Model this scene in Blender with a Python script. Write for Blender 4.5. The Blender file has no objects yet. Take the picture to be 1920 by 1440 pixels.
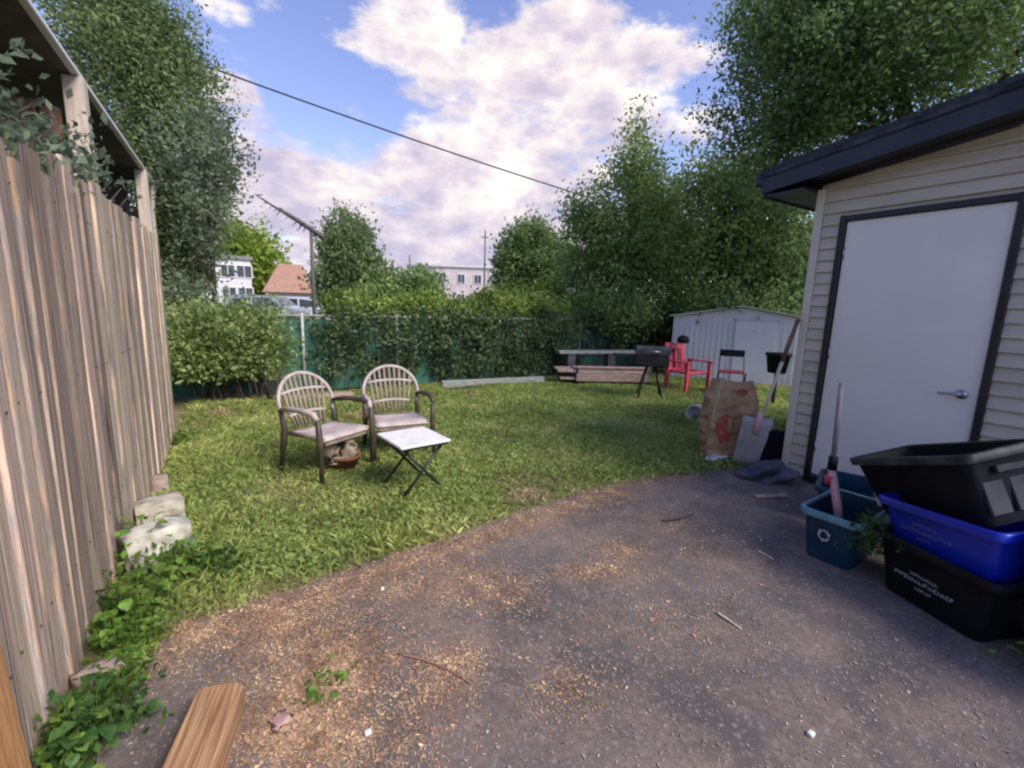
import bpy, bmesh, math, random
import numpy as np
from mathutils import Vector, Matrix, Euler
random.seed(7); RNG = np.random.default_rng(7)
C = bpy.context.scene.collection
SC = bpy.context.scene
rad = math.radians

# ------------------------------------------------------------------ camera
FPX = 852.0; HC = 1.45
yaw, pit, rol = rad(31.4), rad(9.68), rad(1.75)
Fv = Vector((math.sin(yaw)*math.cos(pit), math.cos(yaw)*math.cos(pit), -math.sin(pit)))
R0 = Vector((math.cos(yaw), -math.sin(yaw), 0)); U0 = R0.cross(Fv)
Rv = math.cos(rol)*R0 + math.sin(rol)*U0; Uv = -math.sin(rol)*R0 + math.cos(rol)*U0
cam = bpy.data.cameras.new('camera'); camo = bpy.data.objects.new('camera', cam); C.objects.link(camo)
cam.sensor_width = 36; cam.lens = FPX/1920*36; cam.clip_start = .05; cam.clip_end = 2000
M3 = Matrix((Rv, Uv, -Fv)).transposed()
camo.matrix_world = Matrix.Translation((0, 0, HC)) @ M3.to_4x4()
SC.camera = camo
SC.view_settings.view_transform = 'Standard'; SC.view_settings.look = 'None'
SC.view_settings.exposure = 1.68; SC.view_settings.gamma = 1.0; SC.view_settings.use_curve_mapping = False
SC.cycles.filter_width = 2.3

def ray(x, y): return Fv*FPX + Rv*(x-960) + Uv*(720-y)
def at(x, y, D):                       # a point of the place seen at photo pixel x,y at ground distance D
    d = ray(x, y); t = D/math.hypot(d.x, d.y); return Vector((d.x*t, d.y*t, HC+d.z*t))
def gnd(x, y, z=0.0):
    d = ray(x, y); t = (z-HC)/d.z; return Vector((d.x*t, d.y*t, z))

# ------------------------------------------------------------------ sun and sky
SUN_EL, SUN_AZ = rad(43), rad(154)      # azimuth clockwise from +Y
sd = Vector((math.sin(SUN_AZ)*math.cos(SUN_EL), math.cos(SUN_AZ)*math.cos(SUN_EL), math.sin(SUN_EL)))
sl = bpy.data.lights.new('sun', 'SUN'); sl.energy = 1.35; sl.angle = rad(28); sl.color = (1, .93, .83)
so = bpy.data.objects.new('sun', sl); C.objects.link(so); so.rotation_euler = sd.to_track_quat('Z', 'Y').to_euler()

W = bpy.data.worlds.new('World'); SC.world = W; W.use_nodes = True
nt = W.node_tree; nt.nodes.clear(); N = nt.nodes.new; L = nt.links.new
def mth(op, a, b=None, c=None, clamp=False):
    n = N('ShaderNodeMath'); n.operation = op; n.use_clamp = clamp
    for i, v in enumerate((a, b, c)):
        if v is None: continue
        if isinstance(v, (int, float)): n.inputs[i].default_value = v
        else: L(v, n.inputs[i])
    return n.outputs[0]
sky = N('ShaderNodeTexSky'); sky.sky_type = 'NISHITA'; sky.sun_disc = False
sky.sun_elevation = SUN_EL; sky.sun_rotation = SUN_AZ; sky.air_density = 1.1; sky.dust_density = .3; sky.ozone_density = 2.2
tc = N('ShaderNodeTexCoord'); sep = N('ShaderNodeSeparateXYZ'); L(tc.outputs['Generated'], sep.inputs[0])
az = mth('ARCTAN2', sep.outputs[0], sep.outputs[1]); el = mth('ARCSINE', sep.outputs[2])
cmb = N('ShaderNodeCombineXYZ'); L(az, cmb.inputs[0]); L(el, cmb.inputs[1])
def noise(vec, scale, detail, rough=.55, dist=0.0, sc=(1, 1, 1)):
    mp = N('ShaderNodeMapping'); mp.inputs['Scale'].default_value = sc; L(vec, mp.inputs[0])
    n = N('ShaderNodeTexNoise'); n.inputs['Scale'].default_value = scale; n.inputs['Detail'].default_value = detail
    n.inputs['Roughness'].default_value = rough; n.inputs['Distortion'].default_value = dist; L(mp.outputs[0], n.inputs['Vector']); return n
nz = noise(tc.outputs['Generated'], 3.6, 11, .66, .0, (1, 1, 2.1))
wv = noise(cmb.outputs[0], 3.0, 4)
off = N('ShaderNodeVectorMath'); off.operation = 'MULTIPLY_ADD'; L(wv.outputs['Color'], off.inputs[0])
off.inputs[1].default_value = (.16, .10, 0); L(cmb.outputs[0], off.inputs[2])
dens = None
for (px_, py_, rx_, ry_, w_) in [(980, 250, 290, 150, .60), (750, 55, 105, 70, .6), (1190, 150, 150, 60, .5), (1060, 70, 110, 70, .4), (760, 230, 110, 45, .42),
                             (430, 178, 60, 25, .5), (480, 262, 90, 40, .42), (560, 335, 140, 50, .6), (420, 12, 50, 22, .4), (1070, 42, 30, 22, .45),
                             (650, 420, 300, 60, .6), (900, 400, 360, 110, .6), (1330, 240, 90, 70, .4)]:
    d = ray(px_, py_).normalized(); a0 = math.atan2(d.x, d.y)+.08; e0 = math.asin(d.z)+.05
    s = FPX*1.12
    v1 = N('ShaderNodeVectorMath'); v1.operation = 'SUBTRACT'; L(off.outputs[0], v1.inputs[0]); v1.inputs[1].default_value = (a0, e0, 0)
    v2 = N('ShaderNodeVectorMath'); v2.operation = 'MULTIPLY'; L(v1.outputs[0], v2.inputs[0]); v2.inputs[1].default_value = (s/rx_/1.2, s/ry_/1.2, 0)
    v3 = N('ShaderNodeVectorMath'); v3.operation = 'LENGTH'; L(v2.outputs[0], v3.inputs[0])
    m = N('ShaderNodeMapRange'); m.interpolation_type = 'SMOOTHSTEP'; L(v3.outputs['Value'], m.inputs[0])
    m.inputs[1].default_value = 0.35; m.inputs[2].default_value = 1.35; m.inputs[3].default_value = w_; m.inputs[4].default_value = 0
    dens = m.outputs[0] if dens is None else mth('MAXIMUM', dens, m.outputs[0])
hb = N('ShaderNodeMapRange'); hb.interpolation_type = 'SMOOTHSTEP'; L(el, hb.inputs[0])
hb.inputs[1].default_value = rad(5); hb.inputs[2].default_value = rad(19); hb.inputs[3].default_value = .55; hb.inputs[4].default_value = 0.02
dens = mth('MAXIMUM', dens, hb.outputs[0])
tot = mth('ADD', dens, mth('MULTIPLY', mth('SUBTRACT', nz.outputs['Fac'], .5), 2.3))
al = N('ShaderNodeMapRange'); al.interpolation_type = 'SMOOTHSTEP'; L(tot, al.inputs[0])
al.inputs[1].default_value = .19; al.inputs[2].default_value = .52; al.inputs[3].default_value = 0; al.inputs[4].default_value = .97
nz2 = noise(tc.outputs['Generated'], 7.5, 8, .62, .0, (1, 1, 1.9))
cr = N('ShaderNodeValToRGB'); L(mth('ADD', mth('MULTIPLY', nz2.outputs['Fac'], .9), mth('MULTIPLY', el, .25)), cr.inputs[0])
e = cr.color_ramp.elements; e[0].position = .40; e[0].color = (.50, .46, .60, 1); e[1].position = .66; e[1].color = (1.0, .93, .86, 1)
e2 = cr.color_ramp.elements.new(.52); e2.color = (.72, .64, .70, 1)
bg1 = N('ShaderNodeBackground'); hs = N('ShaderNodeHueSaturation'); L(sky.outputs[0], hs.inputs['Color'])
hs.inputs['Hue'].default_value = .525; hs.inputs['Saturation'].default_value = 1.0; L(hs.outputs[0], bg1.inputs[0]); bg1.inputs[1].default_value = .072
bg2 = N('ShaderNodeBackground'); L(cr.outputs[0], bg2.inputs[0]); bg2.inputs[1].default_value = .375
mx = N('ShaderNodeMixShader'); L(al.outputs[0], mx.inputs[0]); L(bg1.outputs[0], mx.inputs[1]); L(bg2.outputs[0], mx.inputs[2])
wo = N('ShaderNodeOutputWorld'); L(mx.outputs[0], wo.inputs[0])

# ------------------------------------------------------------------ materials
def pm(name, c1, c2=None, scale=6, rough=.7, bump=.0, bscale=None, metal=0, stretch=(1, 1, 1), lo=.35, hi=.65, objrand=0, island=0, transl=0, spec=.5, detail=6, third=None):
    m = bpy.data.materials.new(name); m.use_nodes = True; t = m.node_tree; n = t.nodes; l = t.links
    b = n['Principled BSDF']; b.inputs['Roughness'].default_value = rough; b.inputs['Metallic'].default_value = metal
    b.inputs['Specular IOR Level'].default_value = spec
    c2 = c2 or tuple(min(1, x*1.25) for x in c1)
    tc_ = n.new('ShaderNodeTexCoord'); mp = n.new('ShaderNodeMapping'); mp.inputs['Scale'].default_value = stretch; l.new(tc_.outputs['Object'], mp.inputs[0])
    src = mp.outputs[0]
    if objrand:
        oi = n.new('ShaderNodeObjectInfo'); ad = n.new('ShaderNodeVectorMath'); ad.operation = 'ADD'
        ml = n.new('ShaderNodeMath'); ml.operation = 'MULTIPLY'; ml.inputs[1].default_value = 37; l.new(oi.outputs['Random'], ml.inputs[0])
        l.new(src, ad.inputs[0]); l.new(ml.outputs[0], ad.inputs[1]); src = ad.outputs[0]
    nz = n.new('ShaderNodeTexNoise'); nz.inputs['Scale'].default_value = scale; nz.inputs['Detail'].default_value = detail; l.new(src, nz.inputs['Vector'])
    r = n.new('ShaderNodeValToRGB'); r.color_ramp.elements[0].position = lo; r.color_ramp.elements[1].position = hi
    r.color_ramp.elements[0].color = (*c1, 1); r.color_ramp.elements[1].color = (*c2, 1)
    if third: q = r.color_ramp.elements.new((lo+hi)/2); q.color = (*third, 1)
    l.new(nz.outputs['Fac'], r.inputs[0]); col = r.outputs[0]
    if objrand or island:
        if island: g = n.new('ShaderNodeNewGeometry'); rv = g.outputs['Random Per Island']; amt = island
        else: rv = oi.outputs['Random']; amt = objrand
        h = n.new('ShaderNodeHueSaturation'); mr = n.new('ShaderNodeMapRange'); mr.inputs[3].default_value = 1-amt; mr.inputs[4].default_value = 1+amt
        l.new(rv, mr.inputs[0]); l.new(mr.outputs[0], h.inputs['Value']); l.new(col, h.inputs['Color'])
        m2 = n.new('ShaderNodeMath'); m2.operation = 'MULTIPLY_ADD'; m2.inputs[1].default_value = 7.3; m2.inputs[2].default_value = 0; l.new(rv, m2.inputs[0])
        fr = n.new('ShaderNodeMath'); fr.operation = 'FRACT'; l.new(m2.outputs[0], fr.inputs[0])
        mh = n.new('ShaderNodeMapRange'); mh.inputs[3].default_value = .5-amt*.045; mh.inputs[4].default_value = .5+amt*.045; l.new(fr.outputs[0], mh.inputs[0]); l.new(mh.outputs[0], h.inputs['Hue'])
        col = h.outputs[0]
    l.new(col, b.inputs['Base Color'])
    if bump:
        nb = n.new('ShaderNodeTexNoise'); nb.inputs['Scale'].default_value = bscale or scale*3; nb.inputs['Detail'].default_value = 5; l.new(mp.outputs[0], nb.inputs['Vector'])
        bp = n.new('ShaderNodeBump'); bp.inputs['Strength'].default_value = bump; bp.inputs['Distance'].default_value = .02; l.new(nb.outputs['Fac'], bp.inputs['Height']); l.new(bp.outputs[0], b.inputs['Normal'])
    if transl:
        tr = n.new('ShaderNodeBsdfTranslucent'); l.new(col, tr.inputs[0]); ms = n.new('ShaderNodeMixShader'); ms.inputs[0].default_value = transl
        l.new(b.outputs[0], ms.inputs[1]); l.new(tr.outputs[0], ms.inputs[2]); l.new(ms.outputs[0], n['Material Output'].inputs[0])
    return m
def leafm(name, c1, c2, scale=1.2, isl=.38, tr=.5): return pm(name, c1, c2, scale, rough=.62, island=isl, transl=tr, spec=.3, detail=3, lo=.38, hi=.62)

MT = dict(
 fence=pm('weathered_wood', (.17, .125, .11), (.78, .60, .45), 5.5, .85, .8, 26, stretch=(3, 23, .2), detail=5, lo=.32, hi=.64, objrand=.34, spec=.2, third=(.46, .35, .285)),
 _=None,
 fence2=pm('weathered_rail', (.25, .18, .13), (.42, .32, .24), 8, .85, .4, stretch=(6, 1, 6)),
 orange=pm('orange_wood', (.40, .17, .06), (.62, .31, .12), 7, .7, .3, stretch=(8, 1.2, 8), spec=.3),
 orangev=pm('orange_wood_upright', (.42, .20, .08), (.60, .33, .15), 7, .7, .3, stretch=(8, 8, 1), spec=.3),
 post=pm('pale_post', (.50, .40, .33), (.66, .56, .48), 9, .8, .2, stretch=(4, 4, .5)),
 brown=pm('brown_board', (.17, .09, .06), (.27, .15, .10), 7, .8, .3, stretch=(4, 4, .5)),
 siding=pm('vinyl_siding', (.47, .42, .33), (.56, .50, .40), 3, .5, .05, 60, stretch=(1, 1, 4), objrand=.05),
 trim=pm('cream_trim', (.56, .52, .42), (.64, .60, .49), 5, .5),
 door=pm('door_paint', (.76, .72, .66), (.84, .80, .74), 1.2, .38, .03, 30),
 black=pm('black_metal_trim', (.010, .010, .012), (.022, .022, .026), 8, .4),
 navy=pm('dark_navy_fascia', (.010, .013, .024), (.022, .028, .045), 6, .5, .1),
 shingle=pm('dark_shingle', (.015, .018, .028), (.05, .055, .07), 30, .9, .5),
 steel=pm('steel', (.35, .35, .37), (.5, .5, .52), 10, .3, metal=.9),
 white=pm('white_paint', (.68, .67, .67), (.78, .77, .76), 6, .5),
 whitep=pm('white_plastic', (.66, .63, .60), (.84, .82, .80), 7, .45, .15, 30, lo=.3, hi=.55),
 resin=pm('pale_resin', (.40, .325, .30), (.56, .47, .44), 9, .55, .05),  # paler pinkish tone for the chair rim, bands, seat and one arm
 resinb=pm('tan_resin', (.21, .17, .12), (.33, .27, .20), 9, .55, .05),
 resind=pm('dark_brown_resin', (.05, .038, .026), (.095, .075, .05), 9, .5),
 blk=pm('black_plastic', (.004, .0045, .007), (.009, .010, .013), 5, .55, .04, 20, spec=.18),
 blkrim=pm('black_plastic_scuffed', (.008, .009, .012), (.06, .065, .075), 7, .5, .05, 20, spec=.25),
 blkside=pm('charcoal_plastic', (.014, .015, .018), (.05, .052, .06), 5, .5, .12, 12, spec=.3),
 blue=pm('blue_plastic', (.003, .012, .26), (.005, .025, .42), 3, .34, .03, 15),
 blueb=pm('bright_blue_plastic', (.006, .05, .60), (.01, .08, .75), 3, .3),
 teal=pm('teal_blue_plastic', (.003, .03, .065), (.006, .05, .10), 4, .4, .03, 15),
 tealrim=pm('teal_rim_plastic', (.07, .20, .25), (.12, .29, .34), 8, .4),
 print=pm('white_print', (.34, .36, .42), (.50, .52, .56), 60, .6),
 printb=pm('faded_blue_print', (.08, .10, .30), (.16, .18, .42), 60, .6),
 red=pm('red_plastic', (.50, .045, .075), (.62, .085, .13), 5, .35),
 redd=pm('dark_red_plastic', (.16, .008, .02), (.22, .015, .03), 5, .4),
 redprint=pm('red_ink', (.34, .16, .09), (.36, .06, .035), 16, .85, lo=.36, hi=.5),
 kraft=pm('kraft_paper', (.28, .165, .08), (.48, .32, .18), 5, .85, .5, 9),
 stick=pm('pale_stick', (.55, .42, .28), (.72, .60, .44), 8, .7),
 handle=pm('yellow_handle', (.44, .43, .27), (.58, .56, .40), 10, .5),
 handleb=pm('brown_handle', (.12, .07, .05), (.2, .12, .09), 10, .6),
 greyp=pm('grey_plastic', (.30, .28, .28), (.42, .39, .39), 6, .5, .1),
 shaft=pm('dull_grey_tube', (.13, .12, .14), (.22, .21, .23), 6, .5),
 pink=pm('pink_plastic', (.55, .30, .32), (.68, .42, .44), 6, .5),
 tarp=pm('blue_grey_tarp', (.035, .04, .055), (.11, .12, .15), 6, .6, .5, 14),
 bagb=pm('beige_cloth', (.26, .21, .15), (.45, .39, .30), 9, .85, .5, 14),
 bagblot=pm('blotched_cloth', (.03, .02, .015), (.36, .28, .19), 9, .85, .8, 22, lo=.40, hi=.47),
 terra=pm('terracotta', (.14, .05, .025), (.24, .09, .05), 8, .8, .2),
 concrete=pm('pale_concrete', (.30, .29, .22), (.66, .63, .53), 13, .9, .7, 16),
 concrete2=pm('mottled_concrete', (.30, .27, .21), (.58, .54, .42), 14, .9, .7, 16),
 stone=pm('pink_stone', (.30, .21, .18), (.46, .36, .31), 9, .9, .7, 18),
 mshed=pm('painted_sheet_metal', (.62, .60, .61), (.72, .70, .70), 1.5, .5, .05),
 mshedw=pm('pale_lavender_sheet', (.62, .61, .66), (.70, .69, .73), 1.5, .45, .05),
 mroof=pm('pale_roof_sheet', (.44, .45, .40), (.60, .60, .54), 2, .5),
 lumber=pm('pinkish_old_lumber', (.31, .21, .175), (.50, .37, .31), 7, .8, .3, stretch=(1, 6, 6), objrand=.12),
 lumberg=pm('grey_old_lumber', (.22, .23, .21), (.40, .41, .38), 7, .8, .3, stretch=(1, 6, 6)),
 mesh=pm('green_privacy_screen', (.025, .10, .07), (.05, .16, .11), 2.2, .75, .35, 5, stretch=(1, 1, .6), objrand=.2),
 galv=pm('galvanised_tube', (.38, .39, .37), (.52, .53, .50), 10, .45, metal=.3),
 bark=pm('bark', (.030, .022, .016), (.085, .065, .05), 9, .95, .7, stretch=(3, 3, .6)),
 barkg=pm('grey_pole_wood', (.08, .075, .07), (.15, .14, .13), 9, .9, .4, stretch=(3, 3, .4)),
 soil=pm('soil', (.075, .055, .035), (.15, .11, .07), 7, .95, .6),
 darkroof=pm('dark_carport', (.06, .055, .055), (.11, .10, .10), 5, .8),
 wallw=pm('far_white_wall', (.66, .63, .62), (.74, .71, .70), 2, .8),
 wallp=pm('far_pink_wall', (.62, .50, .50), (.72, .62, .61), 2, .8),
 roofo=pm('orange_roof', (.33, .17, .11), (.44, .26, .18), 6, .8, .2),
 glass=pm('dark_window', (.05, .06, .08), (.10, .11, .13), 3, .15),
 carw=pm('white_car_paint', (.66, .66, .70), (.72, .72, .76), 3, .25),
 cars=pm('silver_car_paint', (.32, .36, .42), (.40, .43, .48), 3, .25),
 rubber=pm('rubber', (.015, .015, .016), (.03, .03, .03), 8, .8),
 wire=pm('black_cable', (.02, .02, .025), (.05, .05, .06), 8, .7),
 pinkfl=pm('pink_litter', (.36, .22, .20), (.52, .34, .31), 8, .8),
)
MT.pop('_')
fr_ = [q for q in MT['fence'].node_tree.nodes if q.type == 'VALTORGB'][0].color_ramp
while len(fr_.elements) > 2: fr_.elements.remove(fr_.elements[1])
fr_.elements[0].position = .33; fr_.elements[0].color = (.14, .10, .085, 1); fr_.elements[-1].position = .68; fr_.elements[-1].color = (.80, .66, .50, 1)
for ps, cl in ((.40, (.28, .245, .225, 1)), (.46, (.58, .41, .26, 1)), (.52, (.38, .335, .325, 1)), (.59, (.68, .52, .37, 1))): q = fr_.elements.new(ps); q.color = cl
LV = dict(
 tree_l=leafm('leaves_left_tree', (.14, .20, .08), (.30, .37, .15), 1.6),
 tree_d=leafm('leaves_dark', (.12, .20, .07), (.26, .35, .12)),
 tree_m=leafm('leaves_mid', (.16, .25, .075), (.33, .43, .14)),
 tree_o=leafm('leaves_overhead', (.12, .20, .07), (.29, .39, .14)),
 bright=leafm('leaves_bright', (.18, .27, .04), (.38, .48, .08)),
 bush=leafm('leaves_bush', (.23, .31, .10), (.42, .50, .19), 3),
 pop=leafm('leaves_poplar', (.15, .22, .09), (.28, .36, .15)),
 hedge=leafm('leaves_hedge', (.18, .27, .06), (.40, .50, .12), 2.0),
 vine=leafm('leaves_vine', (.08, .13, .06), (.20, .27, .12), 2.5),
 weed=leafm('leaves_weed', (.085, .17, .025), (.20, .32, .05), 6),
 weedd=leafm('leaves_weed_dark', (.035, .09, .022), (.10, .19, .04), 6),
 grass=leafm('grass_blades', (.30, .34, .10), (.48, .52, .18), 1.3, .42, .4),
)
LV['bluegreen'] = leafm('leaves_bluegreen', (.15, .20, .13), (.30, .36, .22))
litter_m = pm('dry_litter', (.31, .18, .10), (.55, .36, .21), 9, .9, island=.5)
grit_m = pm('pale_grit', (.26, .20, .18), (.44, .36, .32), 9, .9, island=.35)

def asphalt():
    m = bpy.data.materials.new('old_asphalt'); m.use_nodes = True; t = m.node_tree; n = t.nodes; l = t.links; b = n['Principled BSDF']
    tc_ = n.new('ShaderNodeTexCoord')
    def nz(s, d=6, r=.6):
        q = n.new('ShaderNodeTexNoise'); q.inputs['Scale'].default_value = s; q.inputs['Detail'].default_value = d; q.inputs['Roughness'].default_value = r; l.new(tc_.outputs['Object'], q.inputs['Vector']); return q.outputs['Fac']
    def ramp(src, p0, c0, p1, c1):
        q = n.new('ShaderNodeValToRGB'); q.color_ramp.elements[0].position = p0; q.color_ramp.elements[0].color = (*c0, 1); q.color_ramp.elements[1].position = p1; q.color_ramp.elements[1].color = (*c1, 1); l.new(src, q.inputs[0]); return q.outputs[0]
    def mix(f, a, c):
        q = n.new('ShaderNodeMix'); q.data_type = 'RGBA'; l.new(f, q.inputs[0]); l.new(a, q.inputs[6]); l.new(c, q.inputs[7]); return q.outputs[2]
    base = ramp(nz(1.1), .3, (.068, .060, .060), .7, (.165, .143, .133))
    dust = ramp(nz(40, 4), .35, (.20, .14, .11), .7, (.38, .28, .22))
    f1 = ramp(nz(2.0, 8, .7), .42, (0, 0, 0), .66, (.75, .75, .75))
    c = mix(f1, base, dust)
    vo = n.new('ShaderNodeTexVoronoi'); vo.inputs['Scale'].default_value = 75; l.new(tc_.outputs['Object'], vo.inputs['Vector'])
    sp = ramp(vo.outputs['Color'], .70, (0, 0, 0), .92, (.75, .75, .75)); lt = ramp(nz(30), 0, (.22, .19, .18), 1, (.30, .26, .24))
    c = mix(sp, c, lt)
    l.new(c, b.inputs['Base Color']); b.inputs['Roughness'].default_value = .88; b.inputs['Specular IOR Level'].default_value = .3
    bp = n.new('ShaderNodeBump'); bp.inputs['Strength'].default_value = .55; bp.inputs['Distance'].default_value = .006; l.new(nz(140, 3), bp.inputs['Height']); l.new(bp.outputs[0], b.inputs['Normal'])
    return m
MT['asphalt'] = asphalt()

# ------------------------------------------------------------------ helpers
def mesh_from(verts, faces, name='mesh', smooth=False):
    me = bpy.data.meshes.new(name); me.from_pydata([tuple(v) for v in verts], [], faces)
    if smooth: me.polygons.foreach_set('use_smooth', [True]*len(me.polygons))
    me.update(); return me
def link(name, me, mat=None, parent=None, loc=(0, 0, 0), rot=(0, 0, 0), scale=(1, 1, 1)):
    if mat is not None and me is not None and not me.materials: me.materials.append(mat)
    o = bpy.data.objects.new(name, me); C.objects.link(o); o.location = loc; o.rotation_euler = rot; o.scale = scale
    if parent is not None: o.parent = parent
    return o
def tag(o, label, cat, group=None, kind=None):
    if label: o['label'] = label
    if cat: o['category'] = cat
    if group: o['group'] = group
    if kind: o['kind'] = kind
    return o
def thing(name, label, cat, loc=(0, 0, 0), rz=0, group=None):
    o = link(name, None, loc=loc, rot=(0, 0, rz)); return tag(o, label, cat, group)
def basis_z(d):
    d = Vector(d).normalized(); a = Vector((0, 0, 1)) if abs(d.z) < .95 else Vector((1, 0, 0))
    u = a.cross(d).normalized(); return u, d.cross(u)
class MB:
    def __init__(s): s.v = []; s.f = []
    def add(s, v, f):
        k = len(s.v); s.v += [Vector(p) for p in v]; s.f += [tuple(i+k for i in q) for q in f]; return s
    def box(s, x0, x1, y0, y1, z0, z1, bev=0.0, M=None):
        bm = bmesh.new(); bmesh.ops.create_cube(bm, size=1)
        for v in bm.verts: v.co = Vector(((x0+x1)/2+v.co.x*(x1-x0), (y0+y1)/2+v.co.y*(y1-y0), (z0+z1)/2+v.co.z*(z1-z0)))
        if bev: bmesh.ops.bevel(bm, geom=bm.edges[:], offset=bev, segments=1, affect='EDGES')
        vs = [(M @ v.co if M else v.co.copy()) for v in bm.verts]; fs = [tuple(v.index for v in f.verts) for f in bm.faces]
        bm.verts.index_update(); bm.free(); return s.add(vs, fs)
    def tube(s, pts, r, n=8, cap=True):
        pts = [Vector(p) for p in pts]; rs = r if isinstance(r, (list, tuple)) else [r]*len(pts)
        V = []; F = []; u = None
        for i, p in enumerate(pts):
            d = (pts[min(i+1, len(pts)-1)]-pts[max(i-1, 0)])
            if u is None: u, w = basis_z(d)
            else:
                dn = d.normalized(); u = (u-dn*u.dot(dn)).normalized(); w = dn.cross(u)
            for k in range(n):
                a = 2*math.pi*k/n; V.append(p+(u*math.cos(a)+w*math.sin(a))*rs[i])
        for i in range(len(pts)-1):
            for k in range(n): F.append((i*n+k, i*n+(k+1) % n, (i+1)*n+(k+1) % n, (i+1)*n+k))
        if cap: F.append(tuple(range(n-1, -1, -1))); F.append(tuple((len(pts)-1)*n+k for k in range(n)))
        return s.add(V, F)
    def lathe(s, prof, n=16, c=(0, 0, 0)):
        V = []; F = []
        for (r, z) in prof:
            for k in range(n): a = 2*math.pi*k/n; V.append((c[0]+r*math.cos(a), c[1]+r*math.sin(a), c[2]+z))
        for i in range(len(prof)-1):
            for k in range(n): F.append((i*n+k, i*n+(k+1) % n, (i+1)*n+(k+1) % n, (i+1)*n+k))
        return s.add(V, F)
    def build(s, name, mat, parent=None, smooth=False, M=None, **k):
        vs = [M @ v for v in s.v] if M else s.v
        return link(name, mesh_from(vs, s.f, name, smooth), mat, parent, **k)
def bez(p0, p1, p2, n=8):
    p0, p1, p2 = Vector(p0), Vector(p1), Vector(p2)
    return [p0*(1-t)**2+p1*2*t*(1-t)+p2*t*t for t in [i/n for i in range(n+1)]]

# leaf clouds (numpy): folded diamond leaves
def leaf_mesh(P, size, name='foliage', up=.35, width=.5, sizevar=.4, droop=0.0):
    n = len(P); d = RNG.normal(size=(n, 3)); d[:, 2] += up-droop; d /= np.linalg.norm(d, axis=1)[:, None]
    a = RNG.normal(size=(n, 3)); w = np.cross(d, a); w /= np.linalg.norm(w, axis=1)[:, None]; nn = np.cross(d, w)
    s = size*(1-sizevar+2*sizevar*RNG.random(n))[:, None]
    v = np.empty((n, 4, 3)); v[:, 0] = P; v[:, 1] = P+d*s*.5+w*s*width*.5+nn*s*.1; v[:, 2] = P+d*s; v[:, 3] = P+d*s*.5-w*s*width*.5+nn*s*.1
    me = bpy.data.meshes.new(name); me.vertices.add(n*4); me.vertices.foreach_set('co', v.reshape(-1).astype(np.float32))
    me.loops.add(n*6); me.polygons.add(n*2)
    idx = (np.arange(n)*4)[:, None]+np.array([0, 1, 2, 0, 2, 3])[None]
    me.loops.foreach_set('vertex_index', idx.reshape(-1).astype(np.int32))
    me.polygons.foreach_set('loop_start', (np.arange(n*2)*3).astype(np.int32)); me.polygons.foreach_set('loop_total', np.full(n*2, 3, np.int32))
    me.update(calc_edges=True); return me
def clump_pts(blobs, per=26, sig=.14, shell=.45):
    out = []
    for (c, r, n) in blobs:
        n = n*1.25; m = max(1, int(n/per)); q = RNG.normal(size=(m, 3)); q /= np.linalg.norm(q, axis=1)[:, None]
        q *= (RNG.random(m)**shell)[:, None]
        q *= (1+.09*RNG.normal(size=m))[:, None]
        cc = np.array(c)+q*np.array(r)
        sg = sig*(.6+.9*RNG.random(m))
        k = RNG.poisson(per, m); idx = np.repeat(np.arange(m), k)
        out.append(cc[idx]+RNG.normal(size=(len(idx), 3))*sg[idx][:, None])
    return np.concatenate(out)
def B(px_, py_, D, rx_, ry_, n, rd=None):       # an ellipsoid of foliage round the point seen at px,py
    c = at(px_, py_, D); k = D/FPX
    return (tuple(c), (rx_*k, (rd if rd else rx_*k), ry_*k), n)
def tree(name, label, cat, base, blobs, mat, leaf, per=26, sig=.14, trunk=.12, limbs=5, group=None, zmin=.02, bark='bark', crown='crown', **kw):
    base = Vector(base); t = thing(name, label, cat, base, 0, group)
    P = clump_pts(blobs, per, sig); P = P[P[:, 2] > zmin]
    o = link(crown, leaf_mesh(P-np.array(base), leaf, crown, **kw), mat, t)
    m = MB(); top = Vector(blobs[0][0])-base
    if limbs >= 0:
        pts = bez((0, 0, -.05), (top.x*.15, top.y*.15, top.z*.5), (top.x, top.y, top.z*1.05), 8); m.tube(pts, [trunk*(1-.085*i) for i in range(9)], 8)
        m.build('trunk', MT[bark], t, True)
        lm = MB(); bl = sorted(blobs, key=lambda b: -b[2])[:limbs]
        for i in range(limbs):
            b = bl[i % len(bl)]; e_ = Vector(b[0])-base+Vector([random.uniform(-.5, .5)*q for q in b[1]]); s_ = pts[3+i % 4]
            lm.tube(bez(s_, (s_+e_)/2+Vector((0, 0, .25)), e_, 5), [trunk*.42*(1-.15*k) for k in range(6)], 5)
        if limbs: lm.build('limb', MT[bark], t, True)
    return t

# ------------------------------------------------------------------ ground
def grid(x0, x1, y0, y1, nx, ny, amp, name, mat, z=0, keep=None):
    xs = np.linspace(x0, x1, nx+1); ys = np.linspace(y0, y1, ny+1); V = []; F = []
    for j in range(ny+1):
        for i in range(nx+1):
            x, y = xs[i], ys[j]; V.append((x, y, z+amp*(math.sin(x*3.1+y*1.7)*.5+math.sin(x*1.3-y*2.9+1)*.5)))
    for j in range(ny):
        for i in range(nx):
            a = j*(nx+1)+i; F.append((a, a+1, a+nx+2, a+nx+1))
    return link(name, mesh_from(V, F, name, True), mat)
g = MB().add([(-600, -600, 0), (600, -600, 0), (600, 600, 0), (-600, 600, 0)], [(0, 1, 2, 3)]).build('ground', pm('far_ground', (.05, .075, .03), (.09, .12, .045), .3, .95)); g['kind'] = 'structure'
lw = grid(-3.0, 13.5, 2.1, 9.5, 90, 44, .008, 'lawn_soil', pm('lawn_soil', (.13, .13, .05), (.25, .20, .11), 5, .95, .6, 30), .014); lw['kind'] = 'structure'
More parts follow.
